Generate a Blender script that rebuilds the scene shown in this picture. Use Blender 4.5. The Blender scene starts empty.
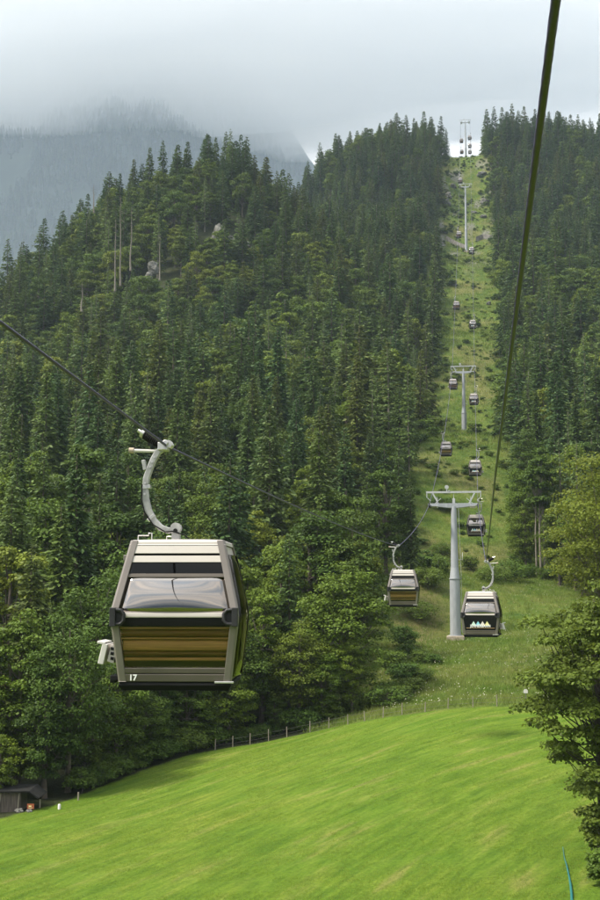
import bpy, bmesh, math, random
import numpy as np
from mathutils import Vector, Matrix, noise as mnoise

C = bpy.context.scene
col = C.collection
rng = np.random.default_rng(17)
random.seed(17)

# ------------------------------------------------------------------ camera
F = 1236.0                      # focal length in pixels of the 600 x 900 photograph
PITCH = math.atan(140.0 / F)    # eye level lies at row 590
YAW = math.atan(177.0 * math.cos(PITCH) / F)
cam_d = bpy.data.cameras.new('camera')
cam_d.sensor_fit = 'VERTICAL'
cam_d.sensor_height = 36.0
cam_d.lens = F / 900.0 * 36.0
cam_d.clip_start = 0.1
cam_d.clip_end = 12000
cam = bpy.data.objects.new('camera', cam_d)
col.objects.link(cam)
cam.location = (0, 0, 0)
cam.rotation_euler = (math.pi / 2 + PITCH, 0, YAW)
C.camera = cam

# ------------------------------------------------------------------ world, sun, exposure
SUN_EL, SUN_AZ = math.radians(54), math.radians(250)   # azimuth clockwise from +Y: behind the camera, to its left
EXPOSURE = 1.45
SKY_S = 0.12
world = bpy.data.worlds.new("World")
C.world = world
world.use_nodes = True
nt = world.node_tree
nt.nodes.clear()
N, L = nt.nodes.new, nt.links.new
out = N('ShaderNodeOutputWorld'); bg = N('ShaderNodeBackground'); bg.inputs['Strength'].default_value = SKY_S
sky = N('ShaderNodeTexSky'); sky.sky_type = 'NISHITA'; sky.sun_disc = False
sky.sun_elevation = SUN_EL; sky.sun_rotation = SUN_AZ; sky.dust_density = 3.0
tc = N('ShaderNodeTexCoord'); sep = N('ShaderNodeSeparateXYZ'); L(tc.outputs['Generated'], sep.inputs[0])
# overcast deck: brightness grows towards the zenith, with soft cloud mottling
ramp = N('ShaderNodeValToRGB'); L(sep.outputs['Z'], ramp.inputs[0])
e = ramp.color_ramp.elements
e[0].position = 0.0; e[0].color = (.15, .18, .22, 1)
e[1].position = 1.0; e[1].color = (.80, .79, .78, 1)
q = e.new(0.2); q.color = (.36, .38, .40, 1)
q = e.new(0.30); q.color = (.73, .70, .662, 1)
q = e.new(0.42); q.color = (.69, .667, .635, 1)
mp = N('ShaderNodeMapping'); mp.inputs['Scale'].default_value = (1.2, 1.2, 3.6); L(tc.outputs['Generated'], mp.inputs[0])
no = N('ShaderNodeTexNoise'); no.inputs['Scale'].default_value = 2.3; no.inputs['Detail'].default_value = 6; no.inputs['Roughness'].default_value = .5
L(mp.outputs[0], no.inputs['Vector'])
mr = N('ShaderNodeMapRange'); mr.inputs[1].default_value = .3; mr.inputs[2].default_value = .7; mr.inputs[3].default_value = 5.2; mr.inputs[4].default_value = 6.5
L(no.outputs['Fac'], mr.inputs[0])
mul = N('ShaderNodeVectorMath'); mul.operation = 'SCALE'; L(ramp.outputs[0], mul.inputs[0]); 
# the deck is brightest where the veiled sun stands
sdv = N('ShaderNodeCombineXYZ')
for _i, _v in enumerate((math.sin(SUN_AZ) * math.cos(SUN_EL), math.cos(SUN_AZ) * math.cos(SUN_EL), math.sin(SUN_EL))): sdv.inputs[_i].default_value = _v
dot = N('ShaderNodeVectorMath'); dot.operation = 'DOT_PRODUCT'; L(tc.outputs['Generated'], dot.inputs[0]); L(sdv.outputs[0], dot.inputs[1])
gl = N('ShaderNodeMapRange'); gl.interpolation_type = 'SMOOTHSTEP'; gl.inputs[1].default_value = .1; gl.inputs[2].default_value = 1.0; gl.inputs[3].default_value = 1.0; gl.inputs[4].default_value = 2.0; L(dot.outputs['Value'], gl.inputs[0])
bri = N('ShaderNodeMath'); bri.operation = 'MULTIPLY'; L(mr.outputs[0], bri.inputs[0]); L(gl.outputs[0], bri.inputs[1])
L(bri.outputs[0], mul.inputs['Scale'])
mp2 = N('ShaderNodeMapping'); mp2.inputs['Scale'].default_value = (.8, .8, 6.5); L(tc.outputs['Generated'], mp2.inputs[0])
no2 = N('ShaderNodeTexNoise'); no2.inputs['Scale'].default_value = 1.7; no2.inputs['Detail'].default_value = 2.5; L(mp2.outputs[0], no2.inputs['Vector'])
hue = N('ShaderNodeValToRGB'); L(no2.outputs['Fac'], hue.inputs[0]); hue.color_ramp.elements[0].position = .38; hue.color_ramp.elements[0].color = (.50, .58, .68, 1); hue.color_ramp.elements[1].position = .62; hue.color_ramp.elements[1].color = (1, .965, .93, 1)
hm = N('ShaderNodeMix'); hm.data_type = 'RGBA'; hm.blend_type = 'MULTIPLY'; bk = N('ShaderNodeMapRange'); bk.inputs[1].default_value = .3; bk.inputs[2].default_value = -.5; bk.inputs[3].default_value = .08; bk.inputs[4].default_value = 1.0; L(sep.outputs['Y'], bk.inputs[0]); L(bk.outputs[0], hm.inputs[0]); L(mul.outputs[0], hm.inputs[6]); L(hue.outputs[0], hm.inputs[7])
mx = N('ShaderNodeMix'); mx.data_type = 'RGBA'; mx.inputs[0].default_value = .95
L(sky.outputs[0], mx.inputs[6]); L(hm.outputs[2], mx.inputs[7])
L(mx.outputs[2], bg.inputs['Color']); L(bg.outputs[0], out.inputs[0])

sun_d = bpy.data.lights.new('sun', 'SUN'); sun_d.energy = 3.0; sun_d.angle = math.radians(11); sun_d.color = (1, .93, .80)
sun = bpy.data.objects.new('sun', sun_d); col.objects.link(sun)
_sd = Vector((math.sin(SUN_AZ) * math.cos(SUN_EL), math.cos(SUN_AZ) * math.cos(SUN_EL), math.sin(SUN_EL)))
sun.rotation_euler = _sd.to_track_quat('Z', 'Y').to_euler(); sun.location = (-30, -30, 60)

C.view_settings.view_transform = 'Standard'; C.view_settings.look = 'None'
C.view_settings.exposure = EXPOSURE; C.view_settings.gamma = 1
C.view_settings.use_curve_mapping = False
C.render.engine = 'CYCLES'
cy = C.cycles
cy.use_denoising = True
cy.max_bounces = 14; cy.diffuse_bounces = 3; cy.glossy_bounces = 3; cy.transmission_bounces = 4; cy.transparent_max_bounces = 8; cy.volume_bounces = 12
cy.caustics_reflective = False; cy.caustics_refractive = False

# ------------------------------------------------------------------ projection helpers (photo pixel <-> place)
_fw = Vector((-math.sin(YAW) * math.cos(PITCH), math.cos(YAW) * math.cos(PITCH), math.sin(PITCH)))
_rt = Vector((math.cos(YAW), math.sin(YAW), 0)); _up = _rt.cross(_fw)
def ray(u, v): return _fw + _rt * ((u - 300) / F) + _up * ((450 - v) / F)
def at_y(u, v, y):
    d = ray(u, v); return d * (y / d.y)
def at_x(u, v, x):
    d = ray(u, v); return d * (x / d.x)
def proj(p):
    p = Vector(p); w = p.dot(_fw); return 300 + F * p.dot(_rt) / w, 450 - F * p.dot(_up) / w
def proj_np(P):
    P = np.asarray(P); w = P @ np.array(_fw); return 300 + F * (P @ np.array(_rt)) / w, 450 - F * (P @ np.array(_up)) / w, w

# ------------------------------------------------------------------ object helpers
def tag(o, label=None, cat=None, group=None, kind=None):
    if label: o['label'] = label
    if cat: o['category'] = cat
    if group: o['group'] = group
    if kind: o['kind'] = kind
    return o
def empty(name, loc=(0, 0, 0), rz=0.0):
    o = bpy.data.objects.new(name, None); col.objects.link(o); o.location = loc; o.rotation_euler = (0, 0, rz); o.empty_display_size = .3
    return o
def link(name, me, parent=None, loc=(0, 0, 0)):
    o = bpy.data.objects.new(name, me); col.objects.link(o); o.location = loc
    if parent: o.parent = parent
    return o
def copy_tree(o, parent=None):
    c = o.copy(); col.objects.link(c)
    if parent: c.parent = parent
    for ch in list(o.children): copy_tree(ch, c)
    return c

def mesh_np(name, V, faces_n, idx, mat, tint=None, smooth=False, attrs=None):
    """faces_n: corner count of every face (int), idx: flat vertex indices"""
    me = bpy.data.meshes.new(name)
    V = np.asarray(V, dtype=np.float32); idx = np.asarray(idx, dtype=np.int32).ravel()
    nf = len(idx) // faces_n
    me.vertices.add(len(V)); me.vertices.foreach_set('co', V.ravel())
    me.loops.add(len(idx)); me.loops.foreach_set('vertex_index', idx)
    me.polygons.add(nf); me.polygons.foreach_set('loop_start', np.arange(0, len(idx), faces_n, dtype=np.int32))
    if smooth: me.polygons.foreach_set('use_smooth', np.ones(nf, dtype=bool))
    if tint is not None:
        a = me.attributes.new('tint', 'FLOAT', 'FACE'); a.data.foreach_set('value', np.asarray(tint, dtype=np.float32))
    for k, arr in (attrs or {}).items():
        a = me.attributes.new(k, 'FLOAT', 'POINT'); a.data.foreach_set('value', np.asarray(arr, dtype=np.float32))
    me.update(calc_edges=True); me.validate()
    if mat: me.materials.append(mat)
    return me

class MB:
    """collects solids; build() links them as one mesh object"""
    def __init__(s): s.v, s.f, s.sm = [], [], []
    def add(s, vs, fs, smooth=False):
        b = len(s.v); s.v += [tuple(p) for p in vs]; s.f += [tuple(i + b for i in q) for q in fs]; s.sm += [smooth] * len(fs); return s
    def box(s, c, d, rot=None):
        vs = [Vector((x * d[0] / 2, y * d[1] / 2, z * d[2] / 2)) for x in (-1, 1) for y in (-1, 1) for z in (-1, 1)]
        if rot: vs = [rot @ p for p in vs]
        vs = [p + Vector(c) for p in vs]
        return s.add(vs, [(0, 1, 3, 2), (4, 6, 7, 5), (0, 4, 5, 1), (2, 3, 7, 6), (0, 2, 6, 4), (1, 5, 7, 3)])
    def tube(s, pts, r, n=10, smooth=True, cap=True, sq=None):
        pts = [Vector(p) for p in pts]; m = len(pts)
        r = r if hasattr(r, '__len__') else [r] * m
        rings = []; up = None
        for i, p in enumerate(pts):
            t = (pts[min(i + 1, m - 1)] - pts[max(i - 1, 0)]).normalized()
            if up is None:
                up = Vector((0, 0, 1)) if abs(t.z) < .9 else Vector((0, 1, 0))
            a = t.cross(up).normalized(); up = a.cross(t).normalized()
            rings.append([p + (a * math.cos(2 * math.pi * k / n) + up * math.sin(2 * math.pi * k / n)) * r[i] for k in range(n)])
        return s.loft(rings, smooth, cap)
    def loft(s, rings, smooth=False, cap=True):
        n = len(rings[0]); vs = [p for q in rings for p in q]; fs = []
        for i in range(len(rings) - 1):
            for k in range(n):
                a, b = i * n + k, i * n + (k + 1) % n; fs.append((a, b, b + n, a + n))
        s.add(vs, fs, smooth)
        if cap:
            s.add(rings[0], [tuple(range(n))[::-1]]); s.add(rings[-1], [tuple(range(n))])
        return s
    def bar(s, a, b, w, h):
        """square bar from a to b"""
        a, b = Vector(a), Vector(b); t = (b - a).normalized(); up = Vector((0, 0, 1)) if abs(t.z) < .95 else Vector((0, 1, 0))
        x = t.cross(up).normalized(); z = x.cross(t)
        return s.loft([[p + x * sx * w / 2 + z * sz * h / 2 for sx, sz in ((-1, -1), (1, -1), (1, 1), (-1, 1))] for p in (a, b)])
    def prism(s, poly, y0, y1):
        """polygon in xz, extruded along y"""
        return s.loft([[(x, y0, z) for x, z in poly], [(x, y1, z) for x, z in poly]])
    def mesh(s, name, mat, bevel=0):
        bm = bmesh.new(); vs = [bm.verts.new(p) for p in s.v]
        for q, sm in zip(s.f, s.sm):
            try: f = bm.faces.new([vs[i] for i in q]); f.smooth = sm
            except ValueError: pass
        bmesh.ops.recalc_face_normals(bm, faces=bm.faces)
        if bevel:
            bmesh.ops.remove_doubles(bm, verts=bm.verts, dist=1e-5)
            es = [e for e in bm.edges if len(e.link_faces) == 2 and e.calc_face_angle(0) > .6]
            bmesh.ops.bevel(bm, geom=es, offset=bevel, segments=2, affect='EDGES', profile=.5, clamp_overlap=True)
        me = bpy.data.meshes.new(name); bm.to_mesh(me); bm.free(); me.materials.append(mat)
        return me
    def build(s, name, mat, parent=None, bevel=0, loc=(0, 0, 0)):
        return link(name, s.mesh(name, mat, bevel), parent, loc)

def smoothstep(a, b, x):
    t = np.clip((x - a) / (b - a), 0, 1); return t * t * (3 - 2 * t)
_perm = rng.permutation(512)
_grad = rng.random((512, 512))
def vnoise(x, y):
    """value noise, vectorised, about 0..1"""
    x = np.asarray(x, float); y = np.asarray(y, float)
    xi, yi = np.floor(x).astype(int), np.floor(y).astype(int); fx, fy = x - xi, y - yi
    fx = fx * fx * (3 - 2 * fx); fy = fy * fy * (3 - 2 * fy)
    g = lambda a, b: _grad[a % 512, b % 512]
    return (g(xi, yi) * (1 - fx) + g(xi + 1, yi) * fx) * (1 - fy) + (g(xi, yi + 1) * (1 - fx) + g(xi + 1, yi + 1) * fx) * fy
def fbm(x, y, o=4):
    s, a, t = 0, .5, 0
    for i in range(o):
        s = s + a * vnoise(x * 2 ** i + 37 * i, y * 2 ** i + 91 * i); t += a; a *= .5
    return s / t

# ------------------------------------------------------------------ materials
def mat_new(name):
    m = bpy.data.materials.new(name); m.use_nodes = True
    b = m.node_tree.nodes['Principled BSDF']; return m, m.node_tree, b
def simple(name, c, rough=.5, metal=0.0, var=.12, scale=6.0, bump=0.0, coat=0.0, streak=None, spec=.5):
    """plain surface with a little uneven colour and roughness"""
    m, t, b = mat_new(name)
    co = t.nodes.new('ShaderNodeTexCoord'); n = t.nodes.new('ShaderNodeTexNoise'); n.inputs['Scale'].default_value = scale; n.inputs['Detail'].default_value = 5
    mpn = t.nodes.new('ShaderNodeMapping'); t.links.new(co.outputs['Object'], mpn.inputs[0])
    if streak: mpn.inputs['Scale'].default_value = streak
    t.links.new(mpn.outputs[0], n.inputs['Vector'])
    r = t.nodes.new('ShaderNodeValToRGB'); t.links.new(n.outputs['Fac'], r.inputs[0])
    r.color_ramp.elements[0].position = .3; r.color_ramp.elements[1].position = .72
    r.color_ramp.elements[0].color = tuple(max(0, x * (1 - var)) for x in c) + (1,); r.color_ramp.elements[1].color = tuple(min(1, x * (1 + var)) for x in c) + (1,)
    t.links.new(r.outputs[0], b.inputs['Base Color'])
    mr_ = t.nodes.new('ShaderNodeMapRange'); mr_.inputs[3].default_value = max(0, rough - .08); mr_.inputs[4].default_value = min(1, rough + .1)
    t.links.new(n.outputs['Fac'], mr_.inputs[0]); t.links.new(mr_.outputs[0], b.inputs['Roughness'])
    b.inputs['Metallic'].default_value = metal; b.inputs['Specular IOR Level'].default_value = spec
    if coat: b.inputs['Coat Weight'].default_value = coat; b.inputs['Coat Roughness'].default_value = .1
    if bump:
        bp = t.nodes.new('ShaderNodeBump'); bp.inputs['Strength'].default_value = bump; bp.inputs['Distance'].default_value = .02
        t.links.new(n.outputs['Fac'], bp.inputs['Height']); t.links.new(bp.outputs[0], b.inputs['Normal'])
    return m
def leaf_mat(name, cols, trans=.3, leaf_var=.75, rough=.55):
    """foliage: every tree takes its own hue from the ramp, every leaf its own shade"""
    m, t, b = mat_new(name); nd, lk = t.nodes.new, t.links.new
    oi = nd('ShaderNodeObjectInfo'); r = nd('ShaderNodeValToRGB'); lk(oi.outputs['Random'], r.inputs[0])
    els = r.color_ramp.elements
    while len(els) < len(cols): els.new(.5)
    for i, c in enumerate(cols): els[i].position = i / max(1, len(cols) - 1); els[i].color = tuple(c) + (1,)
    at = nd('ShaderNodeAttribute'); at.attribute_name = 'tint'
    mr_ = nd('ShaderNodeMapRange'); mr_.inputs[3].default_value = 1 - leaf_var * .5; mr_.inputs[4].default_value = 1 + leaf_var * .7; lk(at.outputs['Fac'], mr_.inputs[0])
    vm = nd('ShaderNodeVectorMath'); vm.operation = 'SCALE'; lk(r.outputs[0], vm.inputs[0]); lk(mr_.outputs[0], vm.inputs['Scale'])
    lk(vm.outputs[0], b.inputs['Base Color']); b.inputs['Roughness'].default_value = rough; b.inputs['Specular IOR Level'].default_value = .12
    tr = nd('ShaderNodeBsdfTranslucent'); hs = nd('ShaderNodeHueSaturation'); hs.inputs['Hue'].default_value = .485; hs.inputs['Value'].default_value = 1.5
    lk(vm.outputs[0], hs.inputs['Color']); lk(hs.outputs[0], tr.inputs['Color'])
    mxs = nd('ShaderNodeMixShader'); mxs.inputs[0].default_value = trans; lk(b.outputs[0], mxs.inputs[1]); lk(tr.outputs[0], mxs.inputs[2])
    lk(mxs.outputs[0], t.nodes['Material Output'].inputs['Surface'])
    return m
def glass_mat(name, tint, refl, through):
    """coated window: part mirror, part see-through"""
    m, t, b = mat_new(name); nd, lk = t.nodes.new, t.links.new
    gl = nd('ShaderNodeBsdfGlossy'); gl.inputs['Roughness'].default_value = .03; gl.inputs['Color'].default_value = (.80, .75, .70, 1)
    tp = nd('ShaderNodeBsdfTransparent'); tp.inputs['Color'].default_value = tuple(tint) + (1,)
    lw = nd('ShaderNodeLayerWeight'); lw.inputs['Blend'].default_value = .25
    mr_ = nd('ShaderNodeMapRange'); mr_.inputs[3].default_value = refl; mr_.inputs[4].default_value = 1.0; lk(lw.outputs['Fresnel'], mr_.inputs[0])
    ms = nd('ShaderNodeMixShader'); lk(mr_.outputs[0], ms.inputs[0]); lk(tp.outputs[0], ms.inputs[1]); lk(gl.outputs[0], ms.inputs[2])
    lk(ms.outputs[0], t.nodes['Material Output'].inputs['Surface'])
    return m

M = {}
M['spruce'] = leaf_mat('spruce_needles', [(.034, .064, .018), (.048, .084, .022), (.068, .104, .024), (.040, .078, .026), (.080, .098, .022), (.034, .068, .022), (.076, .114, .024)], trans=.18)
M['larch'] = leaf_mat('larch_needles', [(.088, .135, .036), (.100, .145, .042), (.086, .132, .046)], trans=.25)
M['broad'] = leaf_mat('broadleaf_leaves', [(.040, .074, .012), (.066, .112, .013), (.108, .154, .016), (.046, .086, .014), (.132, .164, .018), (.060, .106, .014), (.094, .128, .016)], trans=.22)
M['yellow'] = leaf_mat('yellowing_leaves', [(.110, .140, .018), (.112, .142, .018)], trans=.35)
M['maple'] = leaf_mat('maple_leaves', [(.086, .122, .018), (.086, .122, .018)], trans=.3, leaf_var=.9)
M['shrub'] = leaf_mat('shrub_leaves', [(.052, .100, .016), (.072, .126, .020), (.104, .150, .024), (.060, .112, .018)], trans=.3)
M['bark'] = simple('spruce_bark', (.10, .082, .062), .9, var=.4, scale=3, bump=.5)
M['pale_bark'] = simple('pale_bark', (.17, .15, .12), .9, var=.3, scale=2, bump=.4)
M['dark_bark'] = simple('dark_bark', (.05, .042, .034), .9, var=.4, scale=4, bump=.5)
M['shell'] = simple('beige_cabin_paint', (.52, .475, .44), .38, var=.06, scale=1.4, coat=.15)
M['pillar'] = simple('taupe_aluminium', (.19, .168, .152), .34, metal=.35, var=.08, scale=2.0)
M['panel'] = simple('grey_brown_panel', (.115, .098, .082), .38, metal=.2, var=.1, scale=2)
M['black'] = simple('black_plastic', (.006, .006, .0065), .5, spec=.22, var=.3, scale=8)
M['grey_plastic'] = simple('dark_grey_plastic', (.022, .022, .024), .5, var=.2, spec=.35)
M['rubber'] = simple('black_rubber', (.006, .006, .0065), .75, spec=.2, var=.3, scale=8)
M['tan'] = simple('tan_reflection_and_trim', (.62, .385, .19), .5, var=.28, scale=3, streak=(.6, 6, 10))  # tone of the painted golden reflections, also the logo panel's trim line
M['brown'] = simple('dark_brown_boards', (.16, .075, .028), .5, var=.3, scale=3, streak=(.6, 6, 10))  # darker tone between the painted golden reflections
M['inside'] = simple('dark_cabin_lining', (.022, .020, .018), .7, var=.2)
M['white'] = simple('white_paint', (.55, .53, .50), .4, var=.06, scale=4)
M['galv'] = simple('galvanised_steel', (.34, .36, .38), .5, metal=.25, var=.13, scale=3.5, streak=(1, 1, .25))
M['galv_light'] = simple('pale_galvanised_steel', (.44, .45, .455), .45, metal=.25, var=.12, scale=4)
M['hanger'] = simple('pale_grey_hanger_steel', (.37, .37, .36), .40, metal=.3, var=.25, scale=7)
M['steel'] = simple('bright_steel', (.62, .60, .57), .3, metal=.8, var=.12, scale=8)
M['concrete'] = simple('tan_concrete', (.36, .30, .23), .9, var=.2, scale=4, bump=.3)
M['rock'] = simple('limestone', (.12, .118, .105), .9, var=.45, scale=.7, bump=.8)
M['wall_stone'] = simple('stone_retaining_wall', (.17, .16, .145), .9, var=.45, scale=1.2, bump=.8)
M['wood_dark'] = simple('weathered_dark_boards', (.10, .082, .066), .85, var=.45, scale=2.5, streak=(6, 6, .5), bump=.3)
M['roof_felt'] = simple('dark_roof_felt', (.016, .016, .015), .95, var=.3, spec=.1)
M['wood_pole'] = simple('grey_wood', (.25, .22, .17), .85, var=.3, scale=4, streak=(6, 6, .6))
M['wire'] = simple('fence_wire', (.14, .13, .12), .5, metal=.2, var=.1)
M['orange'] = simple('orange_red_sign', (.30, .075, .025), .5, var=.15, scale=6)
M['teal'] = simple('teal_plastic', (.01, .115, .11), .45, var=.2)
M['rope'] = simple('greased_rope_steel', (.052, .042, .10), .42, metal=.25, var=.35, scale=30)
M['logo_a'] = simple('pale_mint_print', (.62, .78, .70), .5, var=.04)
M['logo_b'] = simple('sky_blue_print', (.30, .66, .80), .5, var=.04)
M['logo_c'] = simple('rose_white_print', (.80, .72, .68), .5, var=.04)
M['logo_d'] = simple('pale_yellow_print', (.82, .76, .38), .5, var=.04)
M['logo_w'] = simple('white_print', (.82, .82, .80), .5, var=.03)
M['glass_up'] = glass_mat('sloping_window_glass', (.24, .23, .21), .35, .5)
M['glass_lo'] = glass_mat('lower_window_glass', (.92, .88, .80), .02, .5)
M['glass_dark'] = glass_mat('tinted_side_glass', (.10, .10, .09), .01, .5)

# ------------------------------------------------------------------ terrain
def uvY(u, v, y): p = at_y(u, v, y); return (p.x, p.y, p.z)
def uhY(u, y, h): p = at_y(u, 590, y); return (p.x, y, h)
_cp = [uvY(465, 900, 49), uvY(465, 706, 93), uvY(452, 641, 136.5), uvY(470, 572, 178), uvY(466, 442, 290), uvY(470, 330, 400), uvY(468, 252, 555), uvY(468, 198, 625), uvY(468, 159, 677),
       uhY(468, 700, 239.5), uhY(468, 770, 244), uhY(468, 900, 246),
       uvY(0, 900, 51), uvY(0, 814, 72), uvY(60, 803, 76), uvY(150, 768, 86), uvY(210, 749, 92), uvY(300, 735, 97), uvY(400, 713, 92), uvY(300, 900, 50), uvY(300, 800, 68), uvY(150, 860, 58),
       uvY(600, 900, 46), uvY(592, 856, 53), uvY(550, 706, 93), uvY(600, 712, 93), uvY(500, 641, 130), uvY(555, 600, 152), uvY(560, 574, 172), uvY(700, 700, 95)]
for u, hs in ((-80, (-10, 0, 13, 33, 62, 83, 73, 40)), (0, (-10, 1, 15, 36, 70, 96, 89, 60)), (100, (-10.5, 1, 16, 38, 76, 131, 126, 100)), (160, (-10.5, 1, 16, 38, 77, 141, 138, 120)),
              (240, (-10.5, 2, 17, 38, 78, 143, 142, 138)), (290, (-10, 2, 17, 38, 76, 122, 132, 162)), (340, (-9, 2, 17, 37, 74, 112, 132, 203)), (400, (-8, 2, 16, 36, 72, 104, 132, 220))):
    for y, h in zip((108, 150, 200, 264, 352, 430, 480, 616), hs): _cp.append(uhY(u, y, h))
_cp += [uhY(320, 640, 214), uhY(380, 655, 232), uhY(430, 672, 240), uhY(440, 760, 238), uhY(350, 760, 215), uhY(200, 700, 125), uhY(50, 620, 70), uhY(-80, 700, 20),
        uhY(540, 200, 12), uhY(540, 290, 37), uhY(540, 400, 88), uhY(540, 555, 158), uhY(520, 650, 232), uhY(560, 650, 232), uhY(600, 650, 227), uhY(600, 290, 38), uhY(600, 400, 88), uhY(600, 555, 156),
        uhY(680, 650, 222), uhY(680, 400, 84), uhY(560, 780, 238), uhY(680, 800, 225), uhY(640, 180, 6), uhY(750, 290, 35),
        (-60, -60, -14), (0, -60, -12.5), (60, -60, -11), (-60, 30, -13.5), (0, 20, -12.5), (40, 20, -11), (-140, 60, -13), (70, 90, -6), (0, 1000, 230), (-300, 950, -20), (300, 950, 190), (-360, 300, 10), (-420, 600, -20), (260, 300, 38)]
_cp = np.array(_cp); _P = _cp[:, :2] / 100.0; _n = len(_P)
def _tk(r2): return np.where(r2 > 0, .5 * r2 * np.log(np.maximum(r2, 1e-12)), 0)
_K = _tk(((_P[:, None] - _P[None]) ** 2).sum(-1)) + np.eye(_n) * 2e-3
_A = np.zeros((_n + 3, _n + 3)); _A[:_n, :_n] = _K; _A[:_n, _n] = 1; _A[:_n, _n + 1:] = _P; _A[_n, :_n] = 1; _A[_n + 1:, :_n] = _P.T
_W = np.linalg.solve(_A, np.concatenate([_cp[:, 2], [0, 0, 0]]))
def ground(x, y):
    x = np.atleast_1d(np.asarray(x, float)); y = np.atleast_1d(np.asarray(y, float)); sh = x.shape
    Q = np.stack([x.ravel(), y.ravel()], 1) / 100.0; h = np.empty(len(Q))
    for i in range(0, len(Q), 4000):
        q_ = Q[i:i + 4000]; h[i:i + 4000] = _tk(((q_[:, None] - _P[None]) ** 2).sum(-1)) @ _W[:_n] + _W[_n] + q_ @ _W[_n + 1:]
    h = h.reshape(sh)
    rough = smoothstep(95, 200, y)
    h = h + rough * ((fbm(x / 23, y / 23, 4) - .5) * 5.0) * smoothstep(3, 20, np.abs(x + 2.4)) + (1 - rough) * (fbm(x / 9, y / 9, 3) - .5) * .25 + rough * (fbm(x / 5, y / 5, 3) - .5) * .9
    return h
def gz(x, y): return float(ground(x, y)[0])

# edges of the cleared strip
def strip_l(y): return (vnoise(np.asarray(y, float) / 9.0, 3.3) - .5) * 4.5 * smoothstep(150, 190, np.asarray(y, float)) + np.interp(y, [90, 110, 136, 175, 290, 400, 555, 640, 680, 760], [-11.5, -13.5, -13.5, -12.5, -12, -12.5, -16, -17, -16, -17])
def strip_r(y): return (vnoise(np.asarray(y, float) / 8.0, 41.7) - .4) * 4.5 * smoothstep(170, 200, np.asarray(y, float)) + np.interp(y, [60, 136, 150, 165, 200, 290, 400, 480, 555, 640, 680, 760], [16, 16, 13, 10, 8, 7.5, 11, 11, 11.5, 9, 7.5, 8])
# upper edge of the mown field: the fence line, as (x, y)
FENCE = [(-5, 817, 70), (60, 803, 75.5), (100, 787, 80), (150, 769, 86), (190, 755, 90), (215, 748, 91.5), (250, 742, 93), (287, 736, 95), (310, 733, 95.5), (329, 729, 95), (348, 725, 94), (365, 721, 93), (383, 716, 92.5), (402, 712, 92), (425, 707, 92), (448, 705, 92.5), (473, 704, 92.5), (497, 703.5, 92.8), (522, 704, 93), (548, 705, 93), (572, 707, 93), (600, 711, 93), (660, 716, 93)]
_fp = np.array([uvY(*f)[:2] for f in FENCE])
def field_edge(x): return np.interp(x, _fp[:, 0], _fp[:, 1])
def forest_edge(x):
    """nearest y of the wood left of the strip"""
    return field_edge(x) + np.interp(x, [-40, -20, -12, -8], [1.0, 2.0, 3.0, 8])

def axis(segs):
    a = [segs[0][0]]
    for x0, x1, d in segs:
        n = max(1, int(round((x1 - x0) / d))); a += list(np.linspace(x0, x1, n + 1)[1:])
    return np.array(a)
gx = axis([(-520, -120, 10), (-120, -48, 3), (-48, 26, .5), (26, 60, 2), (60, 340, 10)])
gy = axis([(-120, 30, 6), (30, 44, 1.5), (44, 118, .5), (118, 200, 1.3), (200, 300, 2.5), (300, 700, 4), (700, 960, 10)])
GX, GY = np.meshgrid(gx, gy)
GZ = ground(GX, GY)
edge_ = np.maximum(smoothstep(300, 520, -GX), np.maximum(smoothstep(220, 340, GX), smoothstep(820, 960, GY)))
GZ = GZ * (1 - edge_) + np.minimum(GZ, -40) * edge_
sd = field_edge(GX) - GY
w_mown = smoothstep(-.25, .35, sd + (fbm(GX / 1.3, GY / 1.3, 3) - .5) * .8)
in_strip = smoothstep(-2.5, 1.0, GX - strip_l(GY) + (fbm(GX / 4, GY / 4, 3) - .5) * 4) * smoothstep(-2.5, 1.0, strip_r(GY) - GX + (fbm(GX / 4 + 9, GY / 4, 3) - .5) * 4) * smoothstep(-2, 2, GY - field_edge(GX))
in_strip = np.maximum(in_strip, smoothstep(-14, -10, GX) * smoothstep(165, 150, GY) * (1 - w_mown))
w_rock = in_strip * smoothstep(.56, .66, fbm(GX / 7 + 3, GY / 11, 4)) * smoothstep(440, 520, GY) * smoothstep(668, 640, GY)
w_dry = np.maximum(smoothstep(.5, .68, fbm(GX / 9, GY / 14 + 5, 4)), 1.6 * np.exp(-((GX + 6.5) / 3.5) ** 2 - ((GY - 140) / 14) ** 2))
tn = 0
ny, nx = GX.shape
ids = np.arange(nx * ny).reshape(ny, nx)
quads = np.stack([ids[:-1, :-1], ids[:-1, 1:], ids[1:, 1:], ids[1:, :-1]], -1).reshape(-1, 4)

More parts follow.
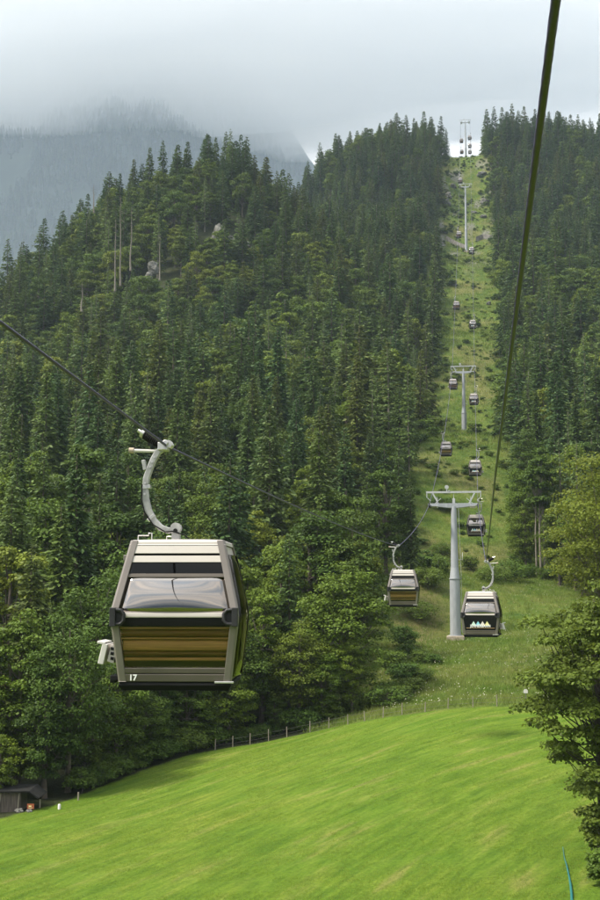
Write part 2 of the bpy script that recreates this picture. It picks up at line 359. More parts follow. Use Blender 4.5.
def ground_material():
    m, t, b = mat_new('ground_cover'); nd, lk = t.nodes.new, t.links.new
    b.inputs['Roughness'].default_value = .9; b.inputs['Specular IOR Level'].default_value = .1
    co = nd('ShaderNodeTexCoord')
    def attr(n): a = nd('ShaderNodeAttribute'); a.attribute_name = n; return a.outputs['Fac']
    def noise(scale, detail=5, vec=None, rough=.55):
        n = nd('ShaderNodeTexNoise'); n.inputs['Scale'].default_value = scale; n.inputs['Detail'].default_value = detail; n.inputs['Roughness'].default_value = rough
        lk(vec or co.outputs['Object'], n.inputs['Vector']); return n.outputs['Fac']
    def ramp_(f, stops):
        r = nd('ShaderNodeValToRGB'); lk(f, r.inputs[0]); els = r.color_ramp.elements
        while len(els) < len(stops): els.new(.5)
        for i, (p, c) in enumerate(stops): els[i].position = p; els[i].color = tuple(c) + (1,)
        return r.outputs[0]
    def mix(f, a, c, mode='MIX'):
        x = nd('ShaderNodeMix'); x.data_type = 'RGBA'; x.blend_type = mode
        if isinstance(f, float): x.inputs[0].default_value = f
        else: lk(f, x.inputs[0])
        lk(a, x.inputs[6]); lk(c, x.inputs[7]); return x.outputs[2]
    # mower swaths: arcs around a point at the field's right end
    sx = nd('ShaderNodeSeparateXYZ'); lk(co.outputs['Object'], sx.inputs[0])
    def math_(op, a, b_=None):
        n = nd('ShaderNodeMath'); n.operation = op
        for i, z in enumerate((a, b_)):
            if z is None: continue
            if isinstance(z, (int, float)): n.inputs[i].default_value = z
            else: lk(z, n.inputs[i])
        return n.outputs[0]
    dx, dy = math_('SUBTRACT', sx.outputs[0], 60), math_('SUBTRACT', sx.outputs[1], 30)
    rr = math_('SQRT', math_('ADD', math_('MULTIPLY', dx, dx), math_('MULTIPLY', dy, dy)))
    an = math_('ARCTAN2', dy, dx)
    cb = nd('ShaderNodeCombineXYZ'); lk(math_('MULTIPLY', rr, .75), cb.inputs[0]); lk(math_('MULTIPLY', an, 9.0), cb.inputs[1])
    swath = noise(1.0, 4, cb.outputs[0], .6)
    cb2 = nd('ShaderNodeCombineXYZ'); lk(math_('MULTIPLY', rr, 2.6), cb2.inputs[0]); lk(math_('MULTIPLY', an, 30), cb2.inputs[1])
    fine_sw = noise(1.0, 3, cb2.outputs[0], .6)
    mown = ramp_(swath, [(.30, (.070, .128, .010)), (.46, (.092, .156, .012)), (.58, (.114, .170, .018)), (.72, (.172, .184, .044))])
    mown2 = ramp_(fine_sw, [(.30, (.58, .66, .55)), (.5, (1, 1, 1)), (.70, (1.4, 1.24, 1.4))])
    mown = mix(.7, mown, mown2, 'MULTIPLY')
    speck = ramp_(noise(5.5, 6, rough=.7), [(.30, (.45, .52, .4)), (.5, (1, 1, 1)), (.70, (1.5, 1.38, 1.5))])
    mown = mix(.55, mown, speck, 'MULTIPLY')
    big = ramp_(noise(.10, 4), [(.3, (.82, .93, .8)), (.55, (1, 1, 1)), (.75, (1.18, 1.04, 1.15))])
    mown = mix(.9, mown, big, 'MULTIPLY')
    roughg = ramp_(noise(.32, 7, rough=.65), [(.30, (.032, .068, .012)), (.45, (.066, .108, .016)), (.58, (.104, .136, .026)), (.74, (.16, .15, .05))])
    dry = ramp_(noise(.8, 6), [(.3, (.10, .10, .034)), (.7, (.19, .155, .07))])
    roughg = mix(math_('MULTIPLY', attr('dry'), .55), roughg, dry)
    roughg = mix(.8, roughg, speck, 'MULTIPLY')
    rock = ramp_(noise(.9, 8, rough=.7), [(.3, (.05, .06, .035)), (.5, (.15, .15, .12)), (.7, (.25, .24, .22))])
    floor = ramp_(noise(.5, 6), [(.3, (.016, .018, .008)), (.55, (.032, .040, .014)), (.75, (.055, .050, .026))])
    c = mix(attr('strip'), floor, roughg)
    c = mix(attr('rock'), c, rock)
    c = mix(attr('mown'), c, mown)
    lk(c, b.inputs['Base Color'])
    bp = nd('ShaderNodeBump'); bp.inputs['Strength'].default_value = .9; bp.inputs['Distance'].default_value = .22
    hsum = math_('ADD', noise(7, 6, rough=.7), math_('MULTIPLY', fine_sw, .6)); lk(hsum, bp.inputs['Height']); lk(bp.outputs[0], b.inputs['Normal'])
    return m
M['ground'] = ground_material()
ter = link('ground', mesh_np('ground', np.stack([GX, GY, GZ], -1).reshape(-1, 3), 4, quads, M['ground'], smooth=True,
           attrs={'mown': w_mown.ravel(), 'strip': in_strip.ravel(), 'rock': w_rock.ravel(), 'dry': w_dry.ravel()}))
tag(ter, kind='structure')

# far mountain behind, its top lost in cloud
mxx, myy = np.meshgrid(np.arange(-2100, 900, 14.0), np.arange(880, 2060, 14.0))
def mountain_h(x, y):
    fold = (fbm(x / 260 + y / 900, y / 520, 5) - .5)
    slope = 1.06 * (y - 900) + fold * 330 + (fbm(x / 60, y / 60, 4) - .5) * 50
    h = np.minimum(slope, 760 + fold * 160)
    lat = smoothstep(195, -300, x + (y - 1400) * .1)
    return -40 + h * lat * (1 - smoothstep(1850, 2060, y)) * (1 - smoothstep(1700, 2100, -x))
FAR = 2.6     # the mountain stands this much further off and is this much larger
MZ = mountain_h(mxx, myy)
mny, mnx = mxx.shape; mi = np.arange(mny * mnx).reshape(mny, mnx)
mq = np.stack([mi[:-1, :-1], mi[:-1, 1:], mi[1:, 1:], mi[1:, :-1]], -1).reshape(-1, 4)
def mountain_material():
    m, t, b = mat_new('mountain_slope'); nd, lk = t.nodes.new, t.links.new
    co = nd('ShaderNodeTexCoord'); n = nd('ShaderNodeTexNoise'); n.inputs['Scale'].default_value = .005; n.inputs['Detail'].default_value = 9; n.inputs['Roughness'].default_value = .65
    lk(co.outputs['Object'], n.inputs['Vector'])
    r = nd('ShaderNodeValToRGB'); lk(n.outputs['Fac'], r.inputs[0]); r.color_ramp.elements[0].position = .35; r.color_ramp.elements[0].color = (.014, .026, .012, 1)
    r.color_ramp.elements[1].position = .62; r.color_ramp.elements[1].color = (.030, .048, .020, 1)
    k = r.color_ramp.elements.new(.74); k.color = (.14, .14, .12, 1)
    lk(r.outputs[0], b.inputs['Base Color']); b.inputs['Roughness'].default_value = .95
    return m
mount = link('mountain', mesh_np('mountain', np.stack([mxx, myy, MZ], -1).reshape(-1, 3) * FAR, 4, mq, mountain_material(), smooth=True))
tag(mount, kind='structure')

# ------------------------------------------------------------------ tree meshes
def unit(a): return a / np.maximum(np.linalg.norm(a, axis=-1, keepdims=True), 1e-9)
def kites(P, D, W, Ln, Wd, mid=.45):
    """one four-cornered leaf or spray each: P root, D direction, W width direction"""
    n = len(P); Ln = Ln[:, None]; Wd = Wd[:, None]
    V = np.stack([P, P + D * Ln * mid + W * Wd * .5, P + D * Ln, P + D * Ln * mid - W * Wd * .5], 1).reshape(-1, 3)
    return V, np.arange(n * 4)
def conifer_mesh(name, H, R, base, whorls, per, sprays, spray_len, mat, seed, droop=.35, air=0.0, power=.7):
    r = np.random.default_rng(seed); P, D, W, Ln, Wd, T = [], [], [], [], [], []
    ts = np.linspace(base, .985, whorls) + r.normal(0, .25 / whorls, whorls)
    for t in ts:
        rad = R * (1 - t) ** power * r.uniform(.78, 1.1) + .12
        nb = max(4, int(per * r.uniform(.75, 1.2))); a0 = r.uniform(0, 6.28); t0 = t
        for k in range(nb):
            if r.random() < air: continue
            t = min(.99, t0 + r.uniform(-.55, .55) / whorls); rad = R * (1 - t) ** power * r.uniform(.85, 1.08) + .06
            a = a0 + 6.283 * k / nb + r.normal(0, .25); Lb = rad * r.uniform(.55, 1.12)
            d = np.array([math.cos(a), math.sin(a), 0]); up = .28 * t - droop * (1 - t) * r.uniform(.5, 1.3)
            ns = max(3, int(sprays * (Lb / R + .25)))
            s = np.sort(r.uniform(.12, 1.0, ns))
            pts = d[None] * (s * Lb)[:, None]; pts[:, 2] = t * H + s * Lb * up - (s ** 2) * Lb * .12 + r.normal(0, .06, ns)
            side = r.choice([-1, 1], ns) * r.uniform(.1, 1.1, ns)
            dd = np.stack([np.cos(a + side), np.sin(a + side), r.uniform(-.75, .05, ns)], 1)
            P.append(pts); D.append(unit(dd))
            w = np.cross(dd, np.array([0, 0, 1.0]) + r.normal(0, .5, (ns, 3))); W.append(unit(w))
            kk = .26 + .74 * min(1, Lb / (R * .5)); Ln.append(spray_len * r.uniform(.6, 1.25, ns) * kk); Wd.append(spray_len * .42 * r.uniform(.7, 1.3, ns) * (.4 + .6 * kk))
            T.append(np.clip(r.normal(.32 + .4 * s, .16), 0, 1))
    P, D, W, Ln, Wd, T = map(np.concatenate, (P, D, W, Ln, Wd, T))
    V, I = kites(P, D, W, Ln, Wd)
    # leader
    return mesh_np(name, V, 4, I, mat, tint=T)
def trunk_mesh(name, H, r0, mat, seed, bend=.15, n=7, limbs=()):
    r = np.random.default_rng(seed); b = MB(); zs = np.linspace(-.8, H, 9)
    off = np.cumsum(r.normal(0, bend * .3, (9, 2)), 0); off -= off[1]
    pts = [(off[i, 0], off[i, 1], z) for i, z in enumerate(zs)]
    rad = [r0 * (1.35 if i == 0 else 1) * max(.08, (1 - max(z, 0) / H)) ** .7 for i, z in enumerate(zs)]
    b.tube(pts, rad, n)
    for p in limbs: b.tube(p[0], p[1], 6)
    return b.mesh(name, mat)
def broadleaf(name, H, R, base, lobes, leaves, leaf, mat, bark, seed, flat=.75, trunk_r=.28, gap=.30, lobe=(.22, .42), taper=.5):
    """crown of leaf clumps carried on limbs; returns (crown mesh, trunk mesh)"""
    r = np.random.default_rng(seed); zc = H * (base + 1) / 2; hz = H * (1 - base) / 2
    P, Nn, T, limbs = [], [], [], []
    cs = []
    tries = 0
    while len(cs) < lobes and tries < 4000:
        tries += 1
        g = unit(r.normal(size=3)) * r.uniform(.25, 1) ** .5 * .82
        w = 1 - taper * max(0, g[2]) ** 1.3
        c = np.array([g[0] * R * w, g[1] * R * w, zc + g[2] * hz])
        if all(np.linalg.norm(c - o) > R * gap for o, _ in cs): cs.append((c, R * r.uniform(*lobe)))
    for i, (c, rl) in enumerate(cs):
        n = int(leaves / len(cs) * (rl / (R * sum(lobe) / 2)) ** 2)
        g = unit(r.normal(size=(n, 3))); g[:, 2] = np.where(g[:, 2] < -.35, -g[:, 2] * .6, g[:, 2]); g = unit(g)
        rad = rl * (r.uniform(.35, 1.12, n) ** .6) * (1 + .25 * np.sin(g[:, 0] * 5 + i) * np.cos(g[:, 1] * 4 + i * 2))
        p = c[None] + g * rad[:, None] * np.array([1.1, 1.1, flat])
        P.append(p); out_ = g * .55 + np.array([0, 0, .55]) + r.normal(0, .42, (n, 3)); Nn.append(unit(out_))
        T.append(np.clip(r.normal(r.uniform(.25, .6), .17, n), 0, 1))
        z0 = H * max(base * .8, .12) + r.uniform(.35, .8) * (c[2] - H * base) if c[2] > H * base else H * base * .8
        root = np.array([0, 0, max(z0, .5)]); midp = (root + c) / 2 + np.array([0, 0, -.08 * H * .3])
        limbs.append(([tuple(root), tuple(midp), tuple(c)], [trunk_r * .38 * min(1, 36 / lobes), trunk_r * .24 * min(1, 36 / lobes), trunk_r * .06]))
    P, Nn, T = np.concatenate(P), np.concatenate(Nn), np.concatenate(T); n = len(P)
    D = unit(np.cross(Nn, r.normal(size=(n, 3)))); W = np.cross(Nn, D); s = leaf * r.uniform(.65, 1.35, n)
    V, I = kites(P - D * (s * .5)[:, None], D, W, s, s * .72, .5)
    cm = mesh_np(name + '_crown', V, 4, I, mat, tint=T)
    tm = trunk_mesh(name + '_trunk', H * .86, trunk_r, bark, seed, limbs=limbs)
    return cm, tm

LIB = {}      # kind -> list of (crown, trunk, height, radius); the 'far' ones carry fewer, larger sprays
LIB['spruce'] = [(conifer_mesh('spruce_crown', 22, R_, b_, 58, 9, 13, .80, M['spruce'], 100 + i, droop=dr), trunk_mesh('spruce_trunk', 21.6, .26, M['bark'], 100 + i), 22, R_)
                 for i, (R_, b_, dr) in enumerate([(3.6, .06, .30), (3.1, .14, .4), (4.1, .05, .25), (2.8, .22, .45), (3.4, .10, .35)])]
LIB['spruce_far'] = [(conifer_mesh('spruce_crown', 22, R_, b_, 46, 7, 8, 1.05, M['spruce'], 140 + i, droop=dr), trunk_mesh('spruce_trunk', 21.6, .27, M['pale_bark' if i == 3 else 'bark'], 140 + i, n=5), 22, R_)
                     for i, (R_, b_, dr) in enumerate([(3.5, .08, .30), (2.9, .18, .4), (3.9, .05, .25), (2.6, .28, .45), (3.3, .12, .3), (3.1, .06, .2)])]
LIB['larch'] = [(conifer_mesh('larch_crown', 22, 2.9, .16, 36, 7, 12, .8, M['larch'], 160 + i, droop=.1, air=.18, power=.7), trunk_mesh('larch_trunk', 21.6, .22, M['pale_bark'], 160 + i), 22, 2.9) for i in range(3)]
LIB['broad'] = [broadleaf('broadleaf', 15, R_, b_, lo, 15000, .25, M['broad'], M['bark'], 200 + i, taper=ta, gap=.25, lobe=(.15, .33)) + (15, R_)
                for i, (R_, b_, lo, ta) in enumerate([(4.4, .05, 52, .5), (3.7, .04, 46, .65), (5.0, .08, 58, .35), (3.3, .03, 42, .6), (4.1, .10, 50, .4), (4.6, .04, 54, .6)])]
LIB['broad_far'] = [broadleaf('broadleaf', 15, R_, b_, 34, 4200, .46, M['broad'], M['bark'], 240 + i, taper=ta, gap=.26, lobe=(.18, .36)) + (15, R_) for i, (R_, b_, ta) in enumerate([(4.2, .10, .5), (3.5, .12, .65), (4.8, .14, .4)])]
NAMES = {'spruce': ('spruce_tree', 'spruce tree'), 'larch': ('larch_tree', 'larch tree'), 'broad': ('broadleaf_tree', 'broadleaf tree')}
for a, b in (('spruce_far', 'spruce'), ('broad_far', 'broad')): NAMES[a] = NAMES[b]

# ------------------------------------------------------------------ where the trees stand
trees = []     # kind, x, y, height, hand-given label or None
def hand(kind, u, vtop, y, label=None, wide=1.0):
    p = at_y(u, vtop, y); z = gz(p.x, y); trees.append(dict(kind=kind, x=p.x, y=y, h=max(4, p.z - z), label=label, wide=wide, z=z))
for a in [('broad', 22, 585, 80, 'dark broadleaf tree rising right behind the plank shed', 1.0), ('broad', 72, 600, 79, 'dark green tree behind the small white marker post', .9), ('broad', 48, 640, 77.5, None, .9), ('broad', 118, 640, 84.5, None, 1.0),
          ('broad', 98, 560, 90, None, 1.0), ('broad', 160, 655, 91, None, .9), ('broad', 196, 622, 95, 'dark tree at field edge straight below the large cabin', 1.0), ('broad', 232, 600, 98, None, .9), ('broad', 262, 570, 101, None, 1.1),
          ('broad', 300, 612, 99.5, 'small bushy tree at field edge right of the large cabin', 1.0), ('broad', 346, 548, 103, 'big round deep-green tree between the large cabin and the lower left cabin', 1.15), ('broad', 322, 640, 99, None, .9), ('broad', 352, 622, 100, None, .9),
          ('broad', 10, 520, 92, None, 1.1), ('broad', 48, 470, 112, None, 1.1), ('broad', 84, 420, 128, None, 1.1), ('broad', 30, 430, 135, None, 1.0), ('broad', 120, 480, 112, None, 1.0), ('broad', 150, 520, 100, None, 1.0), ('broad', 130, 440, 140, None, .9),
          ('broad', 205, 520, 112, None, 1.0), ('broad', 245, 540, 106, None, 1.0), ('broad', 310, 488, 122, 'wide green tree on slope above and left of the lower left cabin', 1.25), ('broad', 280, 520, 114, None, 1.0), ('broad', 210, 470, 132, None, 1.0), ('broad', 350, 500, 120, None, .9), ('broad', 360, 520, 120, None, .9),
          ('broad', 385, 455, 150, 'bright green rounded tree above the lower left cabin', 1.0), ('broad', 345, 470, 140, None, 1.0), ('broad', 255, 465, 140, None, 1.0),
          ('spruce', 14, 480, 100, 'tall dark conifer at the left picture edge above the plank shed', 1.15), ('spruce', 62, 500, 96, None, 1.1), ('spruce', 146, 470, 112, None, 1.1), ('spruce', 100, 470, 120, None, 1.0), ('spruce', 34, 540, 88, None, 1.1), ('spruce', 182, 500, 106, None, 1.0), ('spruce', 268, 392, 165, 'tall broad dark spruce standing highest in the clump right of the large cabin hanger', 1.1), ('spruce', 296, 396, 172, None, 1.1), ('spruce', 322, 412, 166, None, 1.0), ('spruce', 345, 425, 160, None, 1.0), ('spruce', 246, 402, 176, None, 1.0), ('spruce', 222, 400, 178, None, 1.0),
          ('spruce', 98, 402, 150, None, 1.1), ('spruce', 170, 405, 165, None, 1.0), ('spruce', 150, 388, 180, None, 1.0), ('spruce', 20, 362, 175, None, 1.0), ('spruce', 58, 372, 178, None, 1.0), ('spruce', 410, 470, 150, None, .8), ('spruce', 398, 440, 165, None, .8),
          ('spruce', 420, 350, 250, None, .9), ('spruce', 426, 320, 290, None, .9), ('spruce', 432, 285, 335, None, .9), ('spruce', 434, 250, 380, None, .9), ('spruce', 436, 225, 420, None, .9),
          ('larch', 388, 346, 215, 'tallest pale green larch left of the second pylon', 1.0), ('larch', 408, 362, 205, None, .9), ('larch', 372, 366, 212, None, .9), ('larch', 258, 372, 205, None, .9), ('larch', 185, 360, 222, None, 1.0), ('larch', 110, 352, 225, None, 1.0), ('larch', 335, 370, 222, None, .9),
          ('broad', 565, 428, 182, None, .8), ('broad', 523, 452, 178, None, .55), ('broad', 592, 420, 190, None, .9), ('broad', 525, 500, 176, None, .5),
          ('spruce', 512, 330, 255, None, .9), ('spruce', 518, 372, 225, None, .8), ('spruce', 540, 330, 245, None, 1.0), ('spruce', 562, 322, 250, None, 1.0), ('spruce', 585, 350, 230, None, 1.0), ('spruce', 604, 375, 215, None, 1.0), ('spruce', 575, 395, 205, None, 1.0)]:
    hand(*a)
# skyline trees of the left hill, the far ridge and the right ridge
for u, v, y in [(150, 146, 428), (163, 140, 432), (176, 148, 430), (188, 140, 434), (207, 133, 436), (216, 136, 432), (226, 131, 438), (241, 133, 436), (247, 136, 440), (134, 158, 424), (120, 172, 418), (105, 180, 414), (265, 168, 432), (277, 170, 428), (285, 178, 426), (88, 192, 408), (60, 218, 400), (40, 226, 398), (8, 238, 396),
                (320, 142, 640), (335, 136, 645), (350, 130, 650), (365, 127, 655), (380, 122, 655), (392, 120, 660), (402, 120, 662), (414, 117, 668), (424, 110, 668), (432, 118, 670), (441, 115, 668), (308, 160, 636), (446, 128, 664),
                (494, 106, 672), (502, 106, 668), (512, 103, 665), (524, 105, 660), (535, 108, 660), (545, 112, 658), (556, 112, 656), (566, 116, 656), (578, 114, 655), (590, 117, 655), (600, 112, 655)]:
    hand('spruce', u, v, y)
_tx = [np.array([t['x'], t['y']]) for t in trees]
# filler: jittered lattice over everything wooded that the camera could see, and a margin beside it
cell = {}
def near(x, y, d):
    cx, cy_ = int(x // 8), int(y // 8)
    for i in range(cx - 1, cx + 2):
        for j in range(cy_ - 1, cy_ + 2):
            for (a, b) in cell.get((i, j), ()):
                if (a - x) ** 2 + (b - y) ** 2 < d * d: return True
    return False
def put(x, y): cell.setdefault((int(x // 8), int(y // 8)), []).append((x, y))
for t in _tx: put(*t)
cand = []
for y in np.arange(76, 700, 3.2):
    x0, x1 = -.44 * y - 22, .16 * y + 26
    for x in np.arange(x0, x1, 3.2): cand.append((x + rng.uniform(-1.5, 1.5), y + rng.uniform(-1.5, 1.5)))
cand = np.array(cand); cand = cand[rng.permutation(len(cand))]
ROCKS_UV = [(221, 243, 400), (157, 268, 372), (232, 240, 402)]
rock_xy = [uvY(u, v, y)[:2] for u, v, y in ROCKS_UV]
dens = fbm(cand[:, 0] / 30, cand[:, 1] / 30, 3); cz = ground(cand[:, 0], cand[:, 1])
mixn = fbm(cand[:, 0] / 26 + 50, cand[:, 1] / 34, 3); hn = rng.normal(0, 1, len(cand))
for i, (x, y) in enumerate(cand):
    if strip_l(y) < x < strip_r(y) and y < 762: continue
    if x < 0:
        if y < forest_edge(x) + (1.5 if x < -12 else 4): continue
        if y < 150 and x > strip_l(y): continue
    elif y < 152 and x < 20: continue
    if x > 0 and y < 130: continue
    if any((x - a) ** 2 + (y - b + 7) ** 2 < 9 ** 2 for a, b in rock_xy): continue
    u_ = 477 + F * x / y
    if x < 0: pb = np.interp(y, [90, 140, 175, 215, 300, 430, 600], [.80, .68, .38, .42, .52, .34, .16])
    else: pb = np.interp(y, [150, 200, 260, 400, 650], [.8, .55, .42, .42, .22])
    if 190 < u_ < 340 and 250 < y < 400: pb += .14
    pb = pb + .10 * (y > 215); pb += (mixn[i] - .5) * 1.3 * (.5 if pb < .5 else .3)
    k = rng.random()
    if k < pb: kind = 'broad'; d = 4.4 if y < 200 else 4.0; h = np.clip(13.5 + 2.4 * hn[i], 8, 19)
    elif k > .955 and 150 < y < 480: kind = 'larch'; d = 3.6; h = np.clip(20 + 2.5 * hn[i], 14, 26)
    else: kind = 'spruce'; d = 3.3 + 1.2 * (dens[i] > .55); h = np.clip(18.0 + 3.8 * hn[i] + (1.5 if y < 200 else 0), 7, 27)
    if near(x, y, d): continue
    put(x, y)
    # small trees along the edge of the strip
    if x < 0 and x > strip_l(y) - 3.5 and y > 100: h *= rng.uniform(.55, .95)
    if x < 0 and y < forest_edge(x) + 7: h = min(h, rng.uniform(9, 13))
    trees.append(dict(kind=kind, x=float(x), y=float(y), h=float(h), label=None, wide=rng.uniform(.85, 1.12) if y < 215 or kind != 'spruce' else rng.uniform(1.05, 1.6), z=float(cz[i])))
for _ in range(260):
    x = rng.uniform(-44, -10); y = forest_edge(x) + rng.uniform(1.2, 11)
    if near(x, y, 1.9) or (y < 136 and x > strip_l(y)): continue
    put(x, y); trees.append(dict(kind='broad', x=float(x), y=float(y), h=float(rng.uniform(3.2, 7)), label=None, wide=rng.uniform(1.0, 1.4), z=gz(x, y)))
# which of them the picture shows, and how much of each
trees.sort(key=lambda t: t['y'])
gridw, gridh, S = 300, 450, 2.0
occ = np.zeros((gridh, gridw), bool)
def hill_hidden(t):
    top = Vector((t['x'], t['y'], t['z'] + t['h']))
    s = np.linspace(.5, .985, 24); g_ = ground(top.x * s, top.y * s); return bool((g_ > top.z * s).any())
for t in trees:
    fam = t['kind']; R_ = {'spruce': .135, 'larch': .13, 'broad': .28}[fam] * t['h'] * t['wide']
    u0, v0 = proj((t['x'], t['y'], t['z'])); u1, v1 = proj((t['x'], t['y'], t['z'] + t['h'])); w = R_ / t['y'] * F
    t['uv'] = (u1, v1); t['hpx'] = v0 - v1; vis = 0
    if -w < u1 < 600 + w and not hill_hidden(t):
        for row in range(max(0, int(v1 / S)), min(gridh, int(v0 / S) + 1)):
            f = (row * S - v1) / max(1, v0 - v1)
            ww = w * (f * .9 + .08) if fam != 'broad' else w * math.sqrt(max(0, 1 - (2 * min(f, .95) - .95) ** 2))
            a, b = int((u1 - ww) / S), int((u1 + ww) / S) + 1; a, b = max(0, a), min(gridw, b)
            if b > a: vis += int((~occ[row, a:b]).sum()); occ[row, a:b] = True
    t['vis'] = vis
cnt = {'spruce': 285, 'larch': 70, 'broad': 235}
chosen = []
for fam, n in cnt.items():
    s = sorted([t for t in trees if t['kind'] == fam and t['vis'] > 3], key=lambda t: -t['vis']); chosen += s[:n]
for t in chosen: t['own'] = True
rest = [t for t in trees if not t.get('own')]
GROUPS = {'spruce': 'spruces of the mountain forest', 'larch': 'larches among the spruces', 'broad': 'broadleaf trees of the forest'}
used_labels = set()
def ruler_label(t):
    """place told with the large cabin as a ruler (it is 130 pixels wide, 145 high, centred at 178, 614)"""
    u, v = t['uv']; du, dv = (u - 178) / 130, (614 - v) / 145
    look = {'spruce': ('slender dark spruce' if t['wide'] < .95 else 'dark spruce' if t['wide'] < 1.05 else 'broad dark spruce'), 'larch': 'pale green larch', 'broad': 'leafy green tree' if t['wide'] < 1 else 'broad leafy tree'}[t['kind']]
    for nd in (1, 2):
        lab = f"{look}, tip {abs(du):.{nd}f} large-cabin widths {'right' if du > 0 else 'left'}, {abs(dv):.{nd}f} heights {'above' if dv > 0 else 'below'} that cabin's centre"
        if lab not in used_labels: break
    used_labels.add(lab); return lab
FIRST = {}
def plant(t):
    key = t['kind'] if (t['y'] < 215 or t['kind'] == 'larch') else t['kind'] + '_far'
    vi = int(rng.integers(len(LIB[key]))); cm, tm, H, R_ = LIB[key][vi]
    nm, cat = NAMES[key]; s = t['h'] / H; w = s * t['wide'] if t['kind'] != 'broad' else t['h'] / H * t['wide']
    w = min(max(w, .72 * (1 if t['kind'] == 'broad' else .9) * min(1, s * 1.3)), 1.5)
    o = empty(nm, (t['x'], t['y'], t['z'] - .15), rng.uniform(0, 6.283)); o.scale = (w, w, s)
    tag(o, t['label'] or ruler_label(t), cat, GROUPS[t['kind']])
    tr = link('trunk', tm, o); cr = link('crown', cm, o)
    if (key, vi) not in FIRST: FIRST[(key, vi)] = (cr, tr, H)
    return o
chosen.sort(key=lambda t: t['y'])
for t in chosen: plant(t)

# the rest of the wood: one object, each tree an instance on its own point
def scatter(name, pts, keys, rots, scales, firsts, label):
    """pts (n,3); keys int; firsts: list of lists of objects making up each variant"""
    me = bpy.data.meshes.new(name); me.vertices.add(len(pts)); me.vertices.foreach_set('co', np.asarray(pts, np.float32).ravel())
    a = me.attributes.new('variant', 'INT', 'POINT'); a.data.foreach_set('value', np.asarray(keys, np.int32))
    a = me.attributes.new('turn', 'FLOAT_VECTOR', 'POINT'); a.data.foreach_set('vector', np.asarray(rots, np.float32).ravel())
    a = me.attributes.new('size', 'FLOAT_VECTOR', 'POINT'); a.data.foreach_set('vector', np.asarray(scales, np.float32).ravel())
    me.update(); o = link(name, me); tag(o, label, None, None, 'stuff')
    g = bpy.data.node_groups.new(name, 'GeometryNodeTree'); g.interface.new_socket('Geometry', in_out='INPUT', socket_type='NodeSocketGeometry'); g.interface.new_socket('Geometry', in_out='OUTPUT', socket_type='NodeSocketGeometry')
    nd, lk = g.nodes.new, g.links.new; gi, go = nd('NodeGroupInput'), nd('NodeGroupOutput'); join = nd('GeometryNodeJoinGeometry')
    def named(n, tp):
        x = nd('GeometryNodeInputNamedAttribute'); x.data_type = tp; x.inputs['Name'].default_value = n; return x.outputs['Attribute']
    va, ro, sc_ = named('variant', 'INT'), named('turn', 'FLOAT_VECTOR'), named('size', 'FLOAT_VECTOR')
    for k, obs in enumerate(firsts):
        cmp_ = nd('FunctionNodeCompare'); cmp_.data_type = 'INT'; cmp_.operation = 'EQUAL'; lk(va, cmp_.inputs[2]); cmp_.inputs[3].default_value = k
        jj = nd('GeometryNodeJoinGeometry')
        for ob in obs:
            oi = nd('GeometryNodeObjectInfo'); oi.transform_space = 'ORIGINAL'; oi.inputs['Object'].default_value = ob; lk(oi.outputs['Geometry'], jj.inputs[0])
        ip = nd('GeometryNodeInstanceOnPoints'); lk(gi.outputs[0], ip.inputs['Points']); lk(cmp_.outputs[0], ip.inputs['Selection'])
        gt = nd('GeometryNodeGeometryToInstance'); lk(jj.outputs[0], ip.inputs['Instance']); lk(ro, ip.inputs['Rotation']); lk(sc_, ip.inputs['Scale'])
        lk(ip.outputs[0], join.inputs[0])
    lk(join.outputs[0], go.inputs[0])
    m = o.modifiers.new('scatter', 'NODES'); m.node_group = g
    return o
fkeys = [k for k in FIRST if k[0] in ('spruce_far', 'broad_far', 'larch')]
kidx = {}
for i, k in enumerate(fkeys): kidx.setdefault(k[0], []).append(i)
pts, ks, rots, scs = [], [], [], []
for t in rest:
    key = t['kind'] if t['kind'] == 'larch' else t['kind'] + '_far'
    if key not in kidx: continue
    k = kidx[key][int(rng.integers(len(kidx[key])))]; H = FIRST[fkeys[k]][2]; s = t['h'] / H
    w = s * t['wide'] if t['kind'] != 'broad' else min(s * t['wide'], 1.4)
    pts.append((t['x'], t['y'], t['z'] - .15)); ks.append(k); rots.append((0, 0, rng.uniform(0, 6.283))); scs.append((w, w, s))
scatter('forest', pts, ks, rots, scs, [FIRST[k][:2] for k in fkeys], 'dense spruce and broadleaf forest covering the slopes on both sides of the strip')
# wood on the far mountain
skeys = [k for k in fkeys if k[0] == 'spruce_far']
n = 26000; mxp = rng.uniform(-1000, 0, n); myp = rng.uniform(980, 1620, n); mzp = mountain_h(mxp, myp)
ok = (mzp > 30) & (fbm(mxp / 70, myp / 70, 3) > .33); mxp, myp, mzp = mxp[ok], myp[ok], mzp[ok]; n = len(mxp); s = rng.uniform(.4, .85, n)
scatter('far_forest', np.stack([mxp, myp, mzp], 1) * FAR, rng.integers(0, len(skeys), n), np.stack([np.zeros(n), np.zeros(n), rng.uniform(0, 6.28, n)], 1), np.stack([s * 1.25, s * 1.25, s], 1) * FAR * .9, [FIRST[k][:2] for k in skeys], 'hazy forest on the far mountain under the cloud')
print('sky', [(round(t['h']), round(proj((t['x'], t['y'], t['z']))[0])) for t in trees if t['uv'][1] < 200 and t['y'] > 380 and t['h'] > 24][:60]); print('trees', len(trees), 'own', len(chosen), 'rest', len(rest), {k: sum(t['kind'] == k for t in chosen) for k in cnt})

